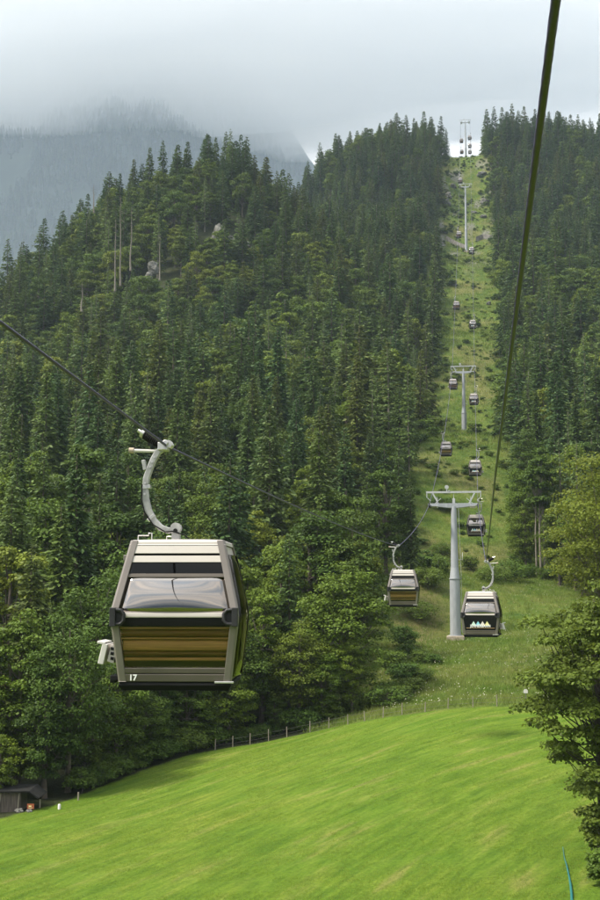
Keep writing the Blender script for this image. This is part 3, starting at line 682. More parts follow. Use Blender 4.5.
# bare dead trunks on the left hill
snag = [trunk_mesh('bare_trunk', 20, .24, M['pale_bark'], 300 + i, bend=.2, limbs=[([(0, 0, z), (math.cos(a) * l, math.sin(a) * l, z - .2)], [.05, .02]) for z, a, l in [(random.uniform(9, 19), random.uniform(0, 6.3), random.uniform(.6, 1.6)) for _ in range(14)]]) for i in range(3)]
for i, (u, v0, v1, y, lab) in enumerate([(119, 228, 292, 330, 'pale bare trunk left of the three on the left hill'), (124, 206, 286, 332, 'tallest pale bare trunk on the left hill'), (134, 214, 272, 336, 'pale bare trunk right of the tallest one on the left hill'),
                                         (163, 240, 282, 352, 'bare trunk above the rock face on the left hill'), (97, 190, 215, 405, 'bare trunk at the top left skyline of the left hill'), (86, 288, 314, 300, 'short bare trunk low on the left hill')]):
    p = at_y(u, v1, y); tp = at_y(u, v0, y); o = empty('dead_tree', (p.x, y - 4, p.z)); tag(o, lab, 'dead tree', 'bare dead trunks on the left hill')
    s = (tp.z - p.z) / 20 * 1.05; tr = link('trunk', snag[i % 3], o); o.scale = (1.0, 1.0, s)

# ------------------------------------------------------------------ big trees at the right edge
def foreground_tree():
    y = 53.0; p = at_y(604, 856, y); x = p.x; z = gz(x, y); H = at_y(600, 556, y).z - z
    o = empty('maple_tree', (x, y, z - .1)); tag(o, 'near dark maple with layered drooping leaves at the right edge beside the mown field', 'maple tree')
    c, t = broadleaf('maple_tree', H, 4.0, .10, 92, 36000, .165, M['maple'], M['dark_bark'], 77, flat=.5, trunk_r=.26, taper=.25, gap=.21, lobe=(.14, .25))
    link('trunk', t, o); link('crown', c, o)
foreground_tree()
def yellow_tree():
    y = 104.0; x = at_y(606, 560, y).x; z = gz(x, y); H = at_y(600, 436, y).z - z
    c, t = broadleaf('yellow_tree', H, 5.0, .22, 60, 17000, .24, M['yellow'], M['bark'], 411, flat=.5, trunk_r=.3, taper=.35)
    o = empty('broadleaf_tree', (x, y, z - .1)); tag(o, 'yellowing tree with layered branches cut by the right picture edge', 'broadleaf tree'); link('trunk', t, o); link('crown', c, o)
    # lower leafy tree below and in front of the trunk of the maple
    for u, v, vt, yy, lab in [(604, 842, 790, 52.0, 'dark leafy shrub around the foot of the maple at right'), (606, 905, 845, 48.5, 'pale leafy shrub in the bottom right corner beside the teal hose')]:
        p = at_y(u, v, yy); zt = at_y(u, vt, yy).z; zz = gz(p.x, yy); hh = zt - zz
        c, t = broadleaf('corner_shrub', hh, 1.0 if v < 860 else .8, .05, 18, 3800, .14, M['maple'] if v < 860 else M['shrub'], M['bark'], 420 + int(v), flat=.7, trunk_r=.05)
        o = empty('shrub', (p.x, yy, zz - .05)); tag(o, lab, 'shrub'); link('stem', t, o); link('foliage', c, o)
yellow_tree()

def bare_stem_tree():
    y = 173.0; p = at_y(541, 572, y); z = gz(p.x, y); H = at_y(541, 440, y).z - z
    c, t = broadleaf('thin_tree', H, 2.7, .42, 34, 7000, .30, M['broad'], M['pale_bark'], 431, trunk_r=.16, taper=.4, gap=.26, lobe=(.2, .36))
    o = empty('broadleaf_tree', (p.x, y, z - .1)); tag(o, 'tall thin-crowned tree with pale bare stems right of the right rope', 'broadleaf tree'); link('trunk', t, o); link('crown', c, o)
    for dx, k in ((-.55, .8), (.5, .9)):
        b = MB(); b.tube([(dx, .2, -.5), (dx * 1.1, .2, H * .3), (dx * .8, .1, H * k * .7)], [.13, .11, .05], 7); b.build('stem', M['pale_bark'], o)
bare_stem_tree()

# ------------------------------------------------------------------ shrubs of the cleared strip
SHRUB = [broadleaf('shrub', 2.4, R_, .03, 22, 2600, .17, M['shrub'], M['bark'], 500 + i, flat=.8, trunk_r=.05, taper=.5) for i, R_ in enumerate([1.5, 1.8, 1.3, 2.1])]
SHRUB_FAR = [broadleaf('shrub', 2.4, R_, .03, 14, 700, .34, M['shrub'], M['bark'], 520 + i, flat=.8, trunk_r=.06, taper=.5) for i, R_ in enumerate([1.6, 1.9, 1.4])]
sh = []
for u, v, y, h, lab in [(506, 590, 166, 3.4, 'round dark shrub at the meadow top right of the logo cabin'), (566, 582, 168, 3.8, 'rounded blue-green shrub at forest foot right of the meadow'), (528, 578, 172, 2.4, None), (545, 580, 170, 2.0, None), (492, 592, 160, 2.6, None),
                        (440, 600, 158, 3.0, None), (428, 618, 148, 3.0, None), (420, 636, 140, 2.6, None), (437, 574, 172, 3.0, None), (470, 566, 178, 2.6, None), (412, 690, 103, 1.7, 'low bright shrub at the fence left of the first pylon'), (398, 697, 100, 1.8, None), (388, 700, 99, 2.0, None), (425, 683, 108, 1.5, None), (404, 680, 108, 2.2, None),
                        (434, 668, 117, 1.3, None), (392, 668, 114, 2.6, None), (410, 655, 122, 2.4, None), (422, 662, 119, 1.7, None), (404, 640, 130, 2.8, None), (442, 560, 182, 2.4, None), (425, 590, 160, 3.4, None)]:
    sh.append((u, v, y, h, lab))
for u_ in list(range(62, 384, 8)):
    k_ = int(np.clip(np.searchsorted([f[0] for f in FENCE], u_), 1, len(FENCE) - 1)); f0, f1 = FENCE[k_ - 1], FENCE[k_]; w_ = (u_ - f0[0]) / (f1[0] - f0[0]); q_ = [a + (b - a) * w_ for a, b in zip(f0, f1)]
    p_ = at_y(u_ + rng.uniform(-3, 3), q_[1], q_[2]); y_ = float(forest_edge(p_.x)) + rng.uniform(.2, 2.6); sh.append((*proj((p_.x, y_, gz(p_.x, y_))), y_, float(rng.uniform(1.0, 2.4)), None, p_.x))
hand_n = len(sh)
i = 0
while len(sh) < 272 and i < 6000:
    i += 1
    y = 178 + (675 - 178) * rng.random() ** .95; xl, xr = float(strip_l(y)), float(strip_r(y)); side = rng.random()
    x = xl + abs(rng.normal(0, 2.4)) if side < .38 else xr - abs(rng.normal(0, 2.2)) if side < .72 else rng.uniform(xl, xr)
    if not xl - 1 < x < xr + 1: continue
    if fbm(x / 8, y / 14, 3)[()] < (.47 if y < 440 else .40): continue
    u, v = proj((x, y, gz(x, y))); sh.append((u, v, y, float(rng.uniform(1.0, 3.2)), None, x))
for t in sh:
    u, v, y, h = t[:4]; x = t[5] if len(t) > 5 else at_y(u, v, y).x; z = gz(x, y)
    c, st = (SHRUB if y < 215 else SHRUB_FAR)[int(rng.integers(4 if y < 215 else 3))]
    o = empty('shrub', (x, y, z - .1), rng.uniform(0, 6.28)); s = h / 2.4; o.scale = (s * rng.uniform(.8, 1.25), s * rng.uniform(.8, 1.25), s * .9)
    uu, vv = proj((x, y, z + h)); du, dv = (uu - 455) / 27, (641 - vv) / 75
    lab = t[4]
    if not lab:
        side = 'right' if du > 0 else 'left'
        for nd in (1, 2):
            lab = f"green shrub on the cleared strip, {abs(du):.{nd}f} arm lengths {side}, {abs(dv):.{nd}f} half-heights {'above' if dv > 0 else 'below'} the first pylon's foot"
            lab = f"shrub {abs(du):.{nd}f} pylon-arm lengths {side}, {abs(dv):.{nd}f} half-heights {'above' if dv > 0 else 'below'} the first pylon's foot"
            if lab not in used_labels: break
        used_labels.add(lab)
    tag(o, lab, 'shrub', 'shrubs of the cleared strip'); link('stem', st, o); link('foliage', c, o)

for k, (c, st) in enumerate(SHRUB_FAR):
    pass
_far = [o for o in col.objects if o.name.startswith('foliage') and o.data in [q[0] for q in SHRUB_FAR]]
_seen = {}
for o in _far: _seen.setdefault(o.data.name, o)
_far = list(_seen.values())
n = 2600; Y_ = 172 + 500 * rng.random(n) ** .9; X_ = rng.uniform(-19, 14, n); k = (X_ > strip_l(Y_) - .5) & (X_ < strip_r(Y_) + .5) & (fbm(X_ / 5 + 2, Y_ / 9, 3) > .50)
X_, Y_ = X_[k], Y_[k]; n = len(X_); s = rng.uniform(.16, .42, n)
scatter('undergrowth', np.stack([X_, Y_, ground(X_, Y_) - .1], 1), rng.integers(0, len(_far), n), np.stack([np.zeros(n), np.zeros(n), rng.uniform(0, 6.28, n)], 1), np.stack([s * 1.3, s * 1.3, s], 1), [[o] for o in _far], 'low green scrub growing over the cleared strip')

# ------------------------------------------------------------------ rocks and the terrace walls high on the strip
def rock_mesh(name, seed, mat):
    bm = bmesh.new(); bmesh.ops.create_icosphere(bm, subdivisions=4, radius=1)
    for v in bm.verts:
        p = v.co * 1.3 + Vector((seed * 7.1, seed * 3.3, 0)); d = mnoise.noise(p) * .45 + mnoise.noise(p * 2.7) * .22 + abs(mnoise.noise(p * 6)) * .12
        v.co *= 1 + d; v.co.z = round(v.co.z * 5) / 5 * .35 + v.co.z * .65
    me = bpy.data.meshes.new(name); bm.to_mesh(me); bm.free(); me.materials.append(mat); return me
RK = [rock_mesh('rock', i, M['rock']) for i in range(4)]
rl = []
for u, v, y, w, h, lab in [(221, 244, 398, 2.3, 3.4, 'tall pale rock face in the trees on the left hill'), (233, 243, 399, 1.8, 1.4, 'low pale rock right of the tall one on the left hill'), (157, 268, 370, 1.6, 2.0, 'pale rock above the bare trunks on the left hill'), (152, 276, 366, 1.2, 1.2, 'small rock below another on the left hill'),
                           (247, 245, 398, 1.6, 1.2, 'smallest rock at right of the left hill outcrop'),
                           (449, 210, 610, 2.2, 2.0, 'pale rock left of the third pylon, second from the top'), (447, 219, 600, 2.4, 2.0, 'pale rock left of the third pylon, third from the top'), (453, 197, 628, 2.0, 1.4, 'pale rock left of the third pylon, topmost'), (462, 202, 622, 1.4, 1.0, 'small rock just left of the third pylon mast'),
                           (485, 206, 618, 2.2, 2.0, 'pale rock right of the third pylon mast'), (482, 190, 640, 2.6, 1.4, 'pale rock right of the third pylon arms'), (474, 220, 600, 1.4, .9, 'small rock close right of the third pylon'), (483, 224, 596, 1.8, 1.0, 'low rock right of the third pylon, lowest'), (489, 306, 428, 1.0, .8, 'lone small rock in grass right of the upper cabins'), (455, 291, 448, .9, .6, 'small rock in grass at left edge of the strip')]:
    p = at_y(u, v, y); z = gz(p.x, y); o = link('rock', RK[int(rng.integers(4))], None, (p.x, y - (4 if p.x < -40 else 0), z + h * .3)); o.scale = (w, w * .7, h); o.rotation_euler = (0, 0, rng.uniform(0, 6))
    if p.x < -40: o.location.z = max(o.location.z, at_y(u, v, y - 4).z)
    tag(o, lab, 'rock', 'pale rocks on the slopes')
def terrace(name, pts, h, label):
    b = MB(); P_ = [at_y(*p) for p in pts]; R_ = []
    for p in P_:
        z = gz(p.x, p.y); R_.append([(p.x, p.y - .3, z - 1.5), (p.x, p.y + .8, z - 1.5), (p.x, p.y + .8, z + h), (p.x, p.y - .3, z + h * rng.uniform(.85, 1.1))])
    b.loft(R_); o = b.build(name, M['wall_stone']); tag(o, label, 'wall'); return o
terrace('stone_wall', [(446, 240, 566), (452, 243, 564), (459, 246, 561), (466, 250, 558)], 2.2, 'grey stone wall left of the third pylon foot')
terrace('stone_wall', [(476, 243, 566), (483, 241, 568), (490, 244, 566), (497, 248, 562)], 2.6, 'grey stone wall right of the third pylon foot')

# ------------------------------------------------------------------ grass and flowers
def blades(name, X, Y, hgt, wid, per, mat, seed, spread):
    r = np.random.default_rng(seed); Z = ground(X, Y); n = len(X) * per
    px, py, pz = np.repeat(X, per) + r.normal(0, spread, n), np.repeat(Y, per) + r.normal(0, spread, n), np.repeat(Z, per) - .02
    a = r.uniform(0, 6.283, n); h = hgt * r.uniform(.5, 1.3, n) * np.repeat(r.uniform(.6, 1.3, len(X)), per); w = wid * r.uniform(.6, 1.3, n)
    lean = r.normal(0, .4, (n, 2)) * h[:, None]
    B = np.stack([px, py, pz], 1); s = np.stack([np.cos(a), np.sin(a), np.zeros(n)], 1) * (w / 2)[:, None]
    V = np.stack([B - s, B + s, B + np.stack([lean[:, 0], lean[:, 1], h], 1)], 1).reshape(-1, 3)
    me = mesh_np(name, V, 3, np.arange(n * 3), mat, tint=np.repeat(np.clip(r.normal(.45, .2, len(X)), 0, 1), per)); o = link(name, me); return o
def grass_mat(name, c0, c1):
    m = leaf_mat(name, [c0, c0], trans=.35, leaf_var=.8, rough=.6); t = m.node_tree; nd, lk = t.nodes.new, t.links.new
    r = [x for x in t.nodes if x.type == 'VALTORGB'][0]
    co = nd('ShaderNodeTexCoord'); n_ = nd('ShaderNodeTexNoise'); n_.inputs['Scale'].default_value = .22; n_.inputs['Detail'].default_value = 6; lk(co.outputs['Object'], n_.inputs['Vector'])
    lk(n_.outputs['Fac'], r.inputs[0]); r.color_ramp.elements[0].position = .32; r.color_ramp.elements[0].color = tuple(c0) + (1,); r.color_ramp.elements[1].position = .68; r.color_ramp.elements[1].color = tuple(c1) + (1,)
    return m
M['blade'] = grass_mat('short_grass', (.105, .175, .014), (.15, .20, .03)); M['blade_rough'] = grass_mat('long_grass', (.085, .155, .020), (.17, .20, .05))
n = 70000; Y_ = 44 + 50 * rng.random(n) ** 1.2; X_ = rng.uniform(-.42, .14, n) * Y_; k = (Y_ < field_edge(X_) - .2) & (fbm(X_ / 2.5, Y_ / 2.5, 3) > .36)
tag(blades('grass', X_[k], Y_[k], .07, .017, 7, M['blade'], 31, .09), 'short mown grass of the field', kind='stuff')
n = 36000; Y_ = 88 + 150 * rng.random(n) ** 1.5; X_ = rng.uniform(-14, 17, n); k = (Y_ > field_edge(X_) + .3) & (X_ < strip_r(Y_) + 2) & (X_ > strip_l(Y_) - 1)
tag(blades('long_grass', X_[k], Y_[k], .42, .035, 7, M['blade_rough'], 32, .16), 'rough uncut grass on the cleared strip', kind='stuff')
n = 16000; Y_ = 235 + 430 * rng.random(n) ** 1.1; X_ = rng.uniform(-17, 12, n); k = (X_ < strip_r(Y_)) & (X_ > strip_l(Y_))
tag(blades('long_grass', X_[k], Y_[k], .75, .12, 6, M['blade_rough'], 33, .5), 'rough grass on the steep upper strip', kind='stuff')
n = 2200; Y_ = 93 + 75 * rng.random(n) ** 1.2; X_ = rng.uniform(-9, 14, n); k = (Y_ > field_edge(X_) + 1) & (fbm(X_ / 4 + 5, Y_ / 6, 3) > .5) & (X_ > strip_l(Y_))
fx, fy = X_[k], Y_[k]; r = np.random.default_rng(8); n = len(fx); P = np.stack([fx, fy, ground(fx, fy) + r.uniform(.35, .62, n)], 1)
Nn = unit(np.array([0, -.35, 1]) + r.normal(0, .25, (n, 3))); D = unit(np.cross(Nn, r.normal(size=(n, 3)))); W = np.cross(Nn, D); s = r.uniform(.05, .10, n)
V, I = kites(P - D * (s * .5)[:, None], D, W, s, s, .5)
tag(link('meadow_flowers', mesh_np('meadow_flowers', V, 4, I, simple('white_umbel_flowers', (.36, .35, .26), .8, var=.2))), 'small white flower heads scattered over the uncut meadow', kind='stuff')

# ------------------------------------------------------------------ ropeway: line geometry
XL, XR = -5.0, 0.27
XC = (XL + XR) / 2
T_Y = [136.5, 290.0, 555.0, 677.0]
T_V = [503.0, 371.0, 186.0, 121.5]           # picture row of the rope at each pylon
T_Z = [at_y(477, v, y).z for v, y in zip(T_V, T_Y)]
def span(a, b, sag, n=14):
    a, b = Vector(a), Vector(b); return [a.lerp(b, t) - Vector((0, 0, sag * 4 * t * (1 - t))) for t in np.linspace(0, 1, n)]
g17 = at_x(168, 447, XL); g2l = at_y(400, 546, 80.0); g2r = at_y(486, 562, 66.0)
g2l.x = min(g2l.x, -4.95)
rope_l = [Vector((-5.1, -14, 5.2))] + [at_y(-90, 262, 10.9), at_x(0, 322, XL)]
rope_l = span((-5.05, -10, 4.6), at_x(0, 322, XL), .3, 10) + span(at_x(0, 322, XL), g17, .0, 6)[1:] + span(g17, g2l, .18, 16)[1:] + span(g2l, (XL, T_Y[0], T_Z[0]), .5, 12)[1:]
rope_r = span((.16, -6, 2.55), at_y(556, 0, 4.4), .02, 6) + span(at_y(556, 0, 4.4), at_y(505, 400, 13.7), .0, 8)[1:] + span(at_y(505, 400, 13.7), at_y(495, 480, 23.6), .0, 6)[1:] + span(at_y(495, 480, 23.6), g2r, .05, 10)[1:] + span(g2r, (XR, T_Y[0], T_Z[0]), .5, 12)[1:]
for i, sg in zip(range(3), (2.6, 3.0, .6)):
    for rl_, X in ((rope_l, XL), (rope_r, XR)): rl_ += span((X, T_Y[i], T_Z[i]), (X, T_Y[i + 1], T_Z[i + 1]), sg, 16)[1:]
for rl_, X in ((rope_l, XL), (rope_r, XR)): rl_ += span((X, T_Y[3], T_Z[3]), (X, 790, T_Z[3] + 1.5), 1.0, 10)[1:]
def strand_rope(name, pts, rad, label, twist_to):
    """six-strand rope: the near part shows its lay, the rest is plain"""
    rings = []; dist = 0; n = 24; fine = []
    for a, b in zip(pts[:-1], pts[1:]):
        L_ = (b - a).length; step = .045 if a.y < twist_to and b.y > -2 else 3.0
        m = max(1, int(L_ / step)); fine += [a.lerp(b, k / m) for k in range(m)]
    fine.append(pts[-1]); prev = fine[0]; lay = .34
    for i, p in enumerate(fine):
        dist += (p - prev).length; t = (fine[min(i + 1, len(fine) - 1)] - fine[max(i - 1, 0)]).normalized(); prev = p
        a = t.cross(Vector((0, 0, 1))).normalized(); u = a.cross(t)
        ph = dist / lay * 2 * math.pi
        rings.append([p + (a * math.cos(w) + u * math.sin(w)) * (rad if p.y < 60 else min(rad * 1.8, rad * (1 + (p.y - 60) / 200))) * (.90 + .14 * abs(math.cos(3 * (w - ph)))) for w in (2 * math.pi * k / n for k in range(n))])
    b = MB(); b.loft(rings, True); o = b.build(name, M['rope']); tag(o, label, 'rope', 'haul ropes of the cable car'); return o
strand_rope('haul_rope', rope_r, .0185, 'thick twisted steel rope running close past the camera at right', 26)
strand_rope('haul_rope', rope_l, .021, 'thinner dark rope at left carrying the large cabin', 24)
def rope_at(pts, y):
    for a, b in zip(pts[:-1], pts[1:]):
        if a.y <= y <= b.y: return a.lerp(b, (y - a.y) / max(1e-6, b.y - a.y))

# ------------------------------------------------------------------ cabins
HZ = [-1.56, -1.62, -2.72, -2.86, -2.96, -3.98]
HXs = [.80, .815, 1.06, 1.075, 1.07, .945]
HYs = [.72, .735, 1.0, 1.015, 1.01, .88]
def hx(z): return float(np.interp(-z, [-q for q in HZ], HXs))
def hy(z): return float(np.interp(-z, [-q for q in HZ], HYs))
CXO = .27       # the cabin hangs a little inboard of the rope
def end_strip(z0, z1, sy, inset=.03, th=.03, xin=.11, curve=0.0, nx_=2):
    """panel across the front (sy=-1) or back (sy=1) between the corner posts"""
    zs = [z for z in sorted({z0, z1, *[q for q in HZ if min(z0, z1) < q < max(z0, z1)]}, reverse=True)]
    if curve: zs = list(np.linspace(z0, z1, 10))
    b = MB(); grid = []
    for off in (0, th):
        g = []
        for z in zs:
            w = hx(z) - xin; f = math.sin(math.pi * (z - z0) / (z1 - z0)) if curve else 0
            g.append([(w * s, sy * (hy(z) - inset - off + curve * (1 - s * s) * (.35 + .65 * f)), z) for s in np.linspace(-1, 1, nx_)])
        grid.append(g)
    nz = len(zs); V_ = [p for g in grid for row in g for p in row]; Fc = []
    idx = lambda k, i, j: k * nz * nx_ + i * nx_ + j
    for k in (0, 1):
        for i in range(nz - 1):
            for j in range(nx_ - 1): Fc.append((idx(k, i, j), idx(k, i, j + 1), idx(k, i + 1, j + 1), idx(k, i + 1, j)))
    for i in range(nz - 1):
        for j in (0, nx_ - 1): Fc.append((idx(0, i, j), idx(0, i + 1, j), idx(1, i + 1, j), idx(1, i, j)))
    for j in range(nx_ - 1):
        for i in (0, nz - 1): Fc.append((idx(0, i, j), idx(0, i, j + 1), idx(1, i, j + 1), idx(1, i, j)))
    b.add(V_, Fc, bool(curve)); return b
def side_strip(z0, z1, sx, y0=-1, y1=1, inset=.03, th=.025, yin=.08, curve=0.0):
    zs = list(np.linspace(z0, z1, 9)) if curve else [z for z in sorted({z0, z1, *[q for q in HZ if z1 < q < z0]}, reverse=True)]
    b = MB(); ny_ = 7 if curve else 2; V_, Fc = [], []; nz = len(zs); idx = lambda k, i, j: k * nz * ny_ + i * ny_ + j
    for off in (0, th):
        for z in zs:
            w = hy(z) - yin
            for s in np.linspace(y0, y1, ny_): V_.append((sx * (hx(z) - inset - off + curve * (1 - s * s)), w * s, z))
    for k in (0, 1):
        for i in range(nz - 1):
            for j in range(ny_ - 1): Fc.append((idx(k, i, j), idx(k, i, j + 1), idx(k, i + 1, j + 1), idx(k, i + 1, j)))
    for i in range(nz - 1):
        for j in (0, ny_ - 1): Fc.append((idx(0, i, j), idx(0, i + 1, j), idx(1, i + 1, j), idx(1, i, j)))
    for j in range(ny_ - 1):
        for i in (0, nz - 1): Fc.append((idx(0, i, j), idx(0, i, j + 1), idx(1, i, j + 1), idx(1, i, j)))
    b.add(V_, Fc, bool(curve)); return b
def text_mesh(name, s, size, mat, at, depth=.004, fit=None):
    """lettering standing on a front panel, facing -y"""
    cu = bpy.data.curves.new(name, 'FONT'); cu.body = s; cu.size = size; cu.extrude = depth; cu.align_x = 'CENTER'; cu.align_y = 'CENTER'; cu.offset = .004
    o = bpy.data.objects.new(name, cu); col.objects.link(o); dg = bpy.context.evaluated_depsgraph_get(); dg.update()
    me = bpy.data.meshes.new_from_object(o.evaluated_get(dg)); bpy.data.objects.remove(o)
    R_ = Matrix.Rotation(math.pi / 2, 4, 'X')
    if fit:
        xs = [v.co.x for v in me.vertices]; k = fit / (max(xs) - min(xs)); me.transform(Matrix.Diagonal((k, 1, 1, 1)))
    me.transform(Matrix.Translation(at) @ R_); me.materials.clear(); me.materials.append(mat); me.name = name
    return me
def make_cabin(mir, logo, number):
    """origin at the rope in the grip; mir mirrors the hanger and the rack left to right"""
    root = empty('gondola_cabin')
    def X(p): return (p[0] * mir, p[1], p[2])
    def cs(x, y, z): return x * .925 + CXO * mir, y * .925, -1.56 + (z + 1.56) * .905
    def put_(b, name, mat, bevel=0, parent=None, off=True):
        b.v = [cs(x, y, z) if off else (x * mir, y, z) for x, y, z in b.v]
        return b.build(name, M[mat], parent or root, bevel)
    # roof
    b = MB(); b.loft([[(hx(z) * sx * k, hy(z) * sy * k, z2) for sx, sy in ((-1, -1), (1, -1), (1, 1), (-1, 1))] for z, k, z2 in ((-1.60, 1, -1.64), (-1.58, 1, -1.585), (-1.56, .97, -1.555), (-1.56, .5, -1.53))])
    put_(b, 'roof', 'shell', .012)
    for sy in (-1, 1):
        put_(end_strip(-1.645, -1.79, sy, inset=.004), 'header', 'shell', .006)
        put_(end_strip(-1.795, -1.825, sy, inset=.05, xin=.12), 'vent_slot', 'black')
        put_(end_strip(-1.83, -1.945, sy, inset=.008), 'header', 'shell', .006)
        put_(end_strip(-1.95, -2.135, sy, inset=.035), 'vent_window', 'glass_dark')
        put_(end_strip(-2.14, -2.205, sy, inset=.015), 'window_bar', 'panel', .008)
        put_(end_strip(-2.21, -2.79, sy, inset=.028, curve=.07, nx_=13), 'sloping_window', 'glass_up')
        put_(end_strip(-2.80, -2.89, sy, inset=.012), 'window_bar', 'shell', .01)
        put_(end_strip(-2.895, -3.03, sy, inset=.03), 'belt_band', 'black')
        if logo and sy < 0:
            lp = put_(end_strip(-3.035, -3.74, sy, inset=.02), 'logo_panel', 'black', .006)
            zc = -3.40; yf = -(hy(zc) - .02) - .004
            tilt = (hy(-3.74) - hy(-3.035)) / (.705)
            def on(z): return -(hy(z) - .02) - .008
            for k, mt in enumerate(('logo_a', 'logo_b', 'logo_c', 'logo_d')):
                c = (-.375 + .25 * k); bb = MB(); z0, z1 = -3.47, -3.22
                bb.loft([[(c - .15, on(z0), z0), (c + .15, on(z0), z0), (c, on(z1), z1)], [(c - .15, on(z0) + .006 - .0008 * k, z0), (c + .15, on(z0) + .006 - .0008 * k, z0), (c, on(z1) + .006, z1)]])
                bb.v = [(x, y - .0015 * (k % 2), z) for x, y, z in bb.v]
                put_(bb, 'mountain_emblem', mt, parent=lp)
            me = text_mesh('lettering', 'JENNERBAHN', .19, M['logo_w'], cs(0, on(-3.50) - .014, -3.50), fit=1.05)
            link('lettering', me, lp)
            put_(end_strip(-3.60, -3.625, sy, inset=.012, th=.012, xin=.2), 'trim_line', 'tan', parent=lp)
        else:
            put_(end_strip(-3.035, -3.74, sy, inset=.03), 'lower_window', 'glass_lo')
            for z0, z1, dp, mt in ((-3.05, -3.09, .12, 'tan'), (-3.095, -3.225, .16, 'brown'), (-3.23, -3.265, .11, 'tan'), (-3.27, -3.46, .145, 'tan'), (-3.465, -3.55, .16, 'brown'), (-3.57, -3.635, .14, 'tan')):  # two board tones paint the window's golden reflections and lit top edges
                w = min(hx(z0), hx(z1)) - .125; zc, hh = (z0 + z1) / 2, (z0 - z1) / 2; y0 = sy * (min(hy(z0), hy(z1)) - dp - .02); bb = MB()
                prof_ = [(y0 + sy * .055 * math.cos(q), zc + hh * math.sin(q)) for q in np.linspace(-math.pi / 2, math.pi / 2, 11)] + [(y0 - sy * .03, zc + hh), (y0 - sy * .03, zc - hh)]
                bb.loft([[(xx, py, pz) for py, pz in prof_] for xx in (-w, w)], True); put_(bb, 'reflection_board', mt)
            put_(end_strip(-3.04, -3.74, sy, inset=.26, th=.02, xin=.14), 'bench_back', 'inside')
        put_(end_strip(-3.745, -3.84, sy, inset=.006), 'lower_panel', 'panel', .012)
        put_(end_strip(-3.85, -3.98, sy, inset=.0), 'lower_panel', 'panel', .012)
        # D-shaped bumper handles on the shoulders
        for sx in (-1, 1):
            bb = MB(); z = -2.88; x0 = sx * (hx(z) - .01); x1 = sx * (hx(z) - .235); y = sy * (hy(z) + .055)
            bb.box(((x0 * .72 + (x0 - sx * .14) * .28), y - sy * .02, z), (.10, .13, .32))
            bb.tube([(x0 - sx * .05, y, z + .125), (x1 + sx * .05, y, z + .115), (x1, y, z + .055), (x1, y, z - .055), (x1 + sx * .05, y, z - .115), (x0 - sx * .05, y, z - .125)], .034, 10)
            bb.box((x0 - sx * .135, y + -sy * .05, z), (.17, .03, .2))
            put_(bb, 'bumper_handle', 'grey_plastic', .01)
    for sx in (-1, 1):
        for sy in (-1, 1):
            rings = []
            for z in HZ[:1] + [-1.7] + HZ[2:]:
                X_, Y_2 = hx(z) + .008, hy(z) + .008; w, d = .135, .10
                rings.append([(sx * (X_ - .03), sy * Y_2, z), (sx * (X_ - w), sy * Y_2, z), (sx * (X_ - w), sy * (Y_2 - d), z), (sx * X_, sy * (Y_2 - d), z), (sx * X_, sy * (Y_2 - .03), z)])
            bb = MB(); bb.loft(rings); put_(bb, 'corner_post', 'pillar', .008)
        put_(side_strip(-1.65, -1.80, sx), 'side_header', 'shell', .006)
        put_(side_strip(-1.81, -3.90, sx, -1.05, 1.05, inset=.0, curve=.085), 'side_window', 'glass_dark')
        put_(side_strip(-2.85, -2.90, sx, inset=.06), 'door_rail', 'black')
        put_(side_strip(-1.81, -3.90, sx, -.018, .018, inset=-.089), 'door_seam', 'rubber')
        put_(side_strip(-3.905, -3.98, sx), 'side_sill', 'panel', .008)
    # base
    bb = MB(); bb.loft([[(sx * k, sy * k2, z) for sx, sy in ((-1, -1), (1, -1), (1, 1), (-1, 1))] for k, k2, z in ((.93, .86, -3.985), (.95, .88, -4.04), (.90, .83, -4.13))]); put_(bb, 'base', 'rubber', .01)
    bb = MB(); bb.box((0, 0, -3.95), (1.8, 1.66, .05)); put_(bb, 'floor', 'inside')
    bb = MB(); bb.box((hx(-3.9) - .12, -hy(-3.98) - .03, -3.985), (.32, .05, .035)); put_(bb, 'corner_trim', 'steel', .008, off=True)
    # ski rack and door drive on the outer side
    s = -mir
    bb = MB(); rt_ = Matrix.Rotation(.22 * -s, 3, 'Y'); x = s * (hx(-3.5) + .24)
    bb.box((x, -.45, -3.52), (.10, .62, .36), rt_); bb.box((x + s * .03, -.45, -3.33), (.14, .62, .05), rt_); rk = put_(bb, 'ski_rack', 'white', .012)
    bb = MB(); bb.box((x - s * .15, -.45, -3.52), (.12, .5, .30), rt_); pl = put_(bb, 'rack_plate', 'shell', .006, parent=rk)
    bb = MB()
    for k in range(3): bb.box((x - s * .15, -.705, -3.43 - .085 * k), (.055, .012, .05), rt_)
    put_(bb, 'rack_slots', 'black', parent=rk)
    bb = MB(); bb.box((s * (hx(-3.9) + .05), -.55, -3.93), (.22, .4, .09)); bb.box((s * (hx(-3.9) + .12), -.55, -3.99), (.10, .34, .05)); put_(bb, 'rack_bracket', 'black', .01)
    bb = MB(); bb.box((s * (hx(-1.9) + .03), -.3, -1.86), (.10, .5, .10)); put_(bb, 'door_drive', 'pillar', .01)
    # roof bits
    bb = MB(); q = [(-.42, -.3, -1.56), (-.42, -.3, -1.47), (-.25, -.3, -1.47), (-.25, -.3, -1.43), (-.2, -.3, -1.43), (-.2, -.3, -1.56)]
    bb.tube(q, .01, 6); bb.tube([(-.05, .3, -1.55), (-.05, .3, -1.46), (.15, .3, -1.46), (.15, .3, -1.55)], .01, 6); put_(bb, 'roof_rail', 'steel', off=False)
    # hanger: bracket, bowed arm, cable
    bb = MB(); bb.box((.15, 0, -1.43), (.13, .14, .27)); bb.tube([(.15, -.08, -1.335), (.15, .08, -1.335)], .075, 12); br = put_(bb, 'hanger_bracket', 'hanger', .012, off=False)
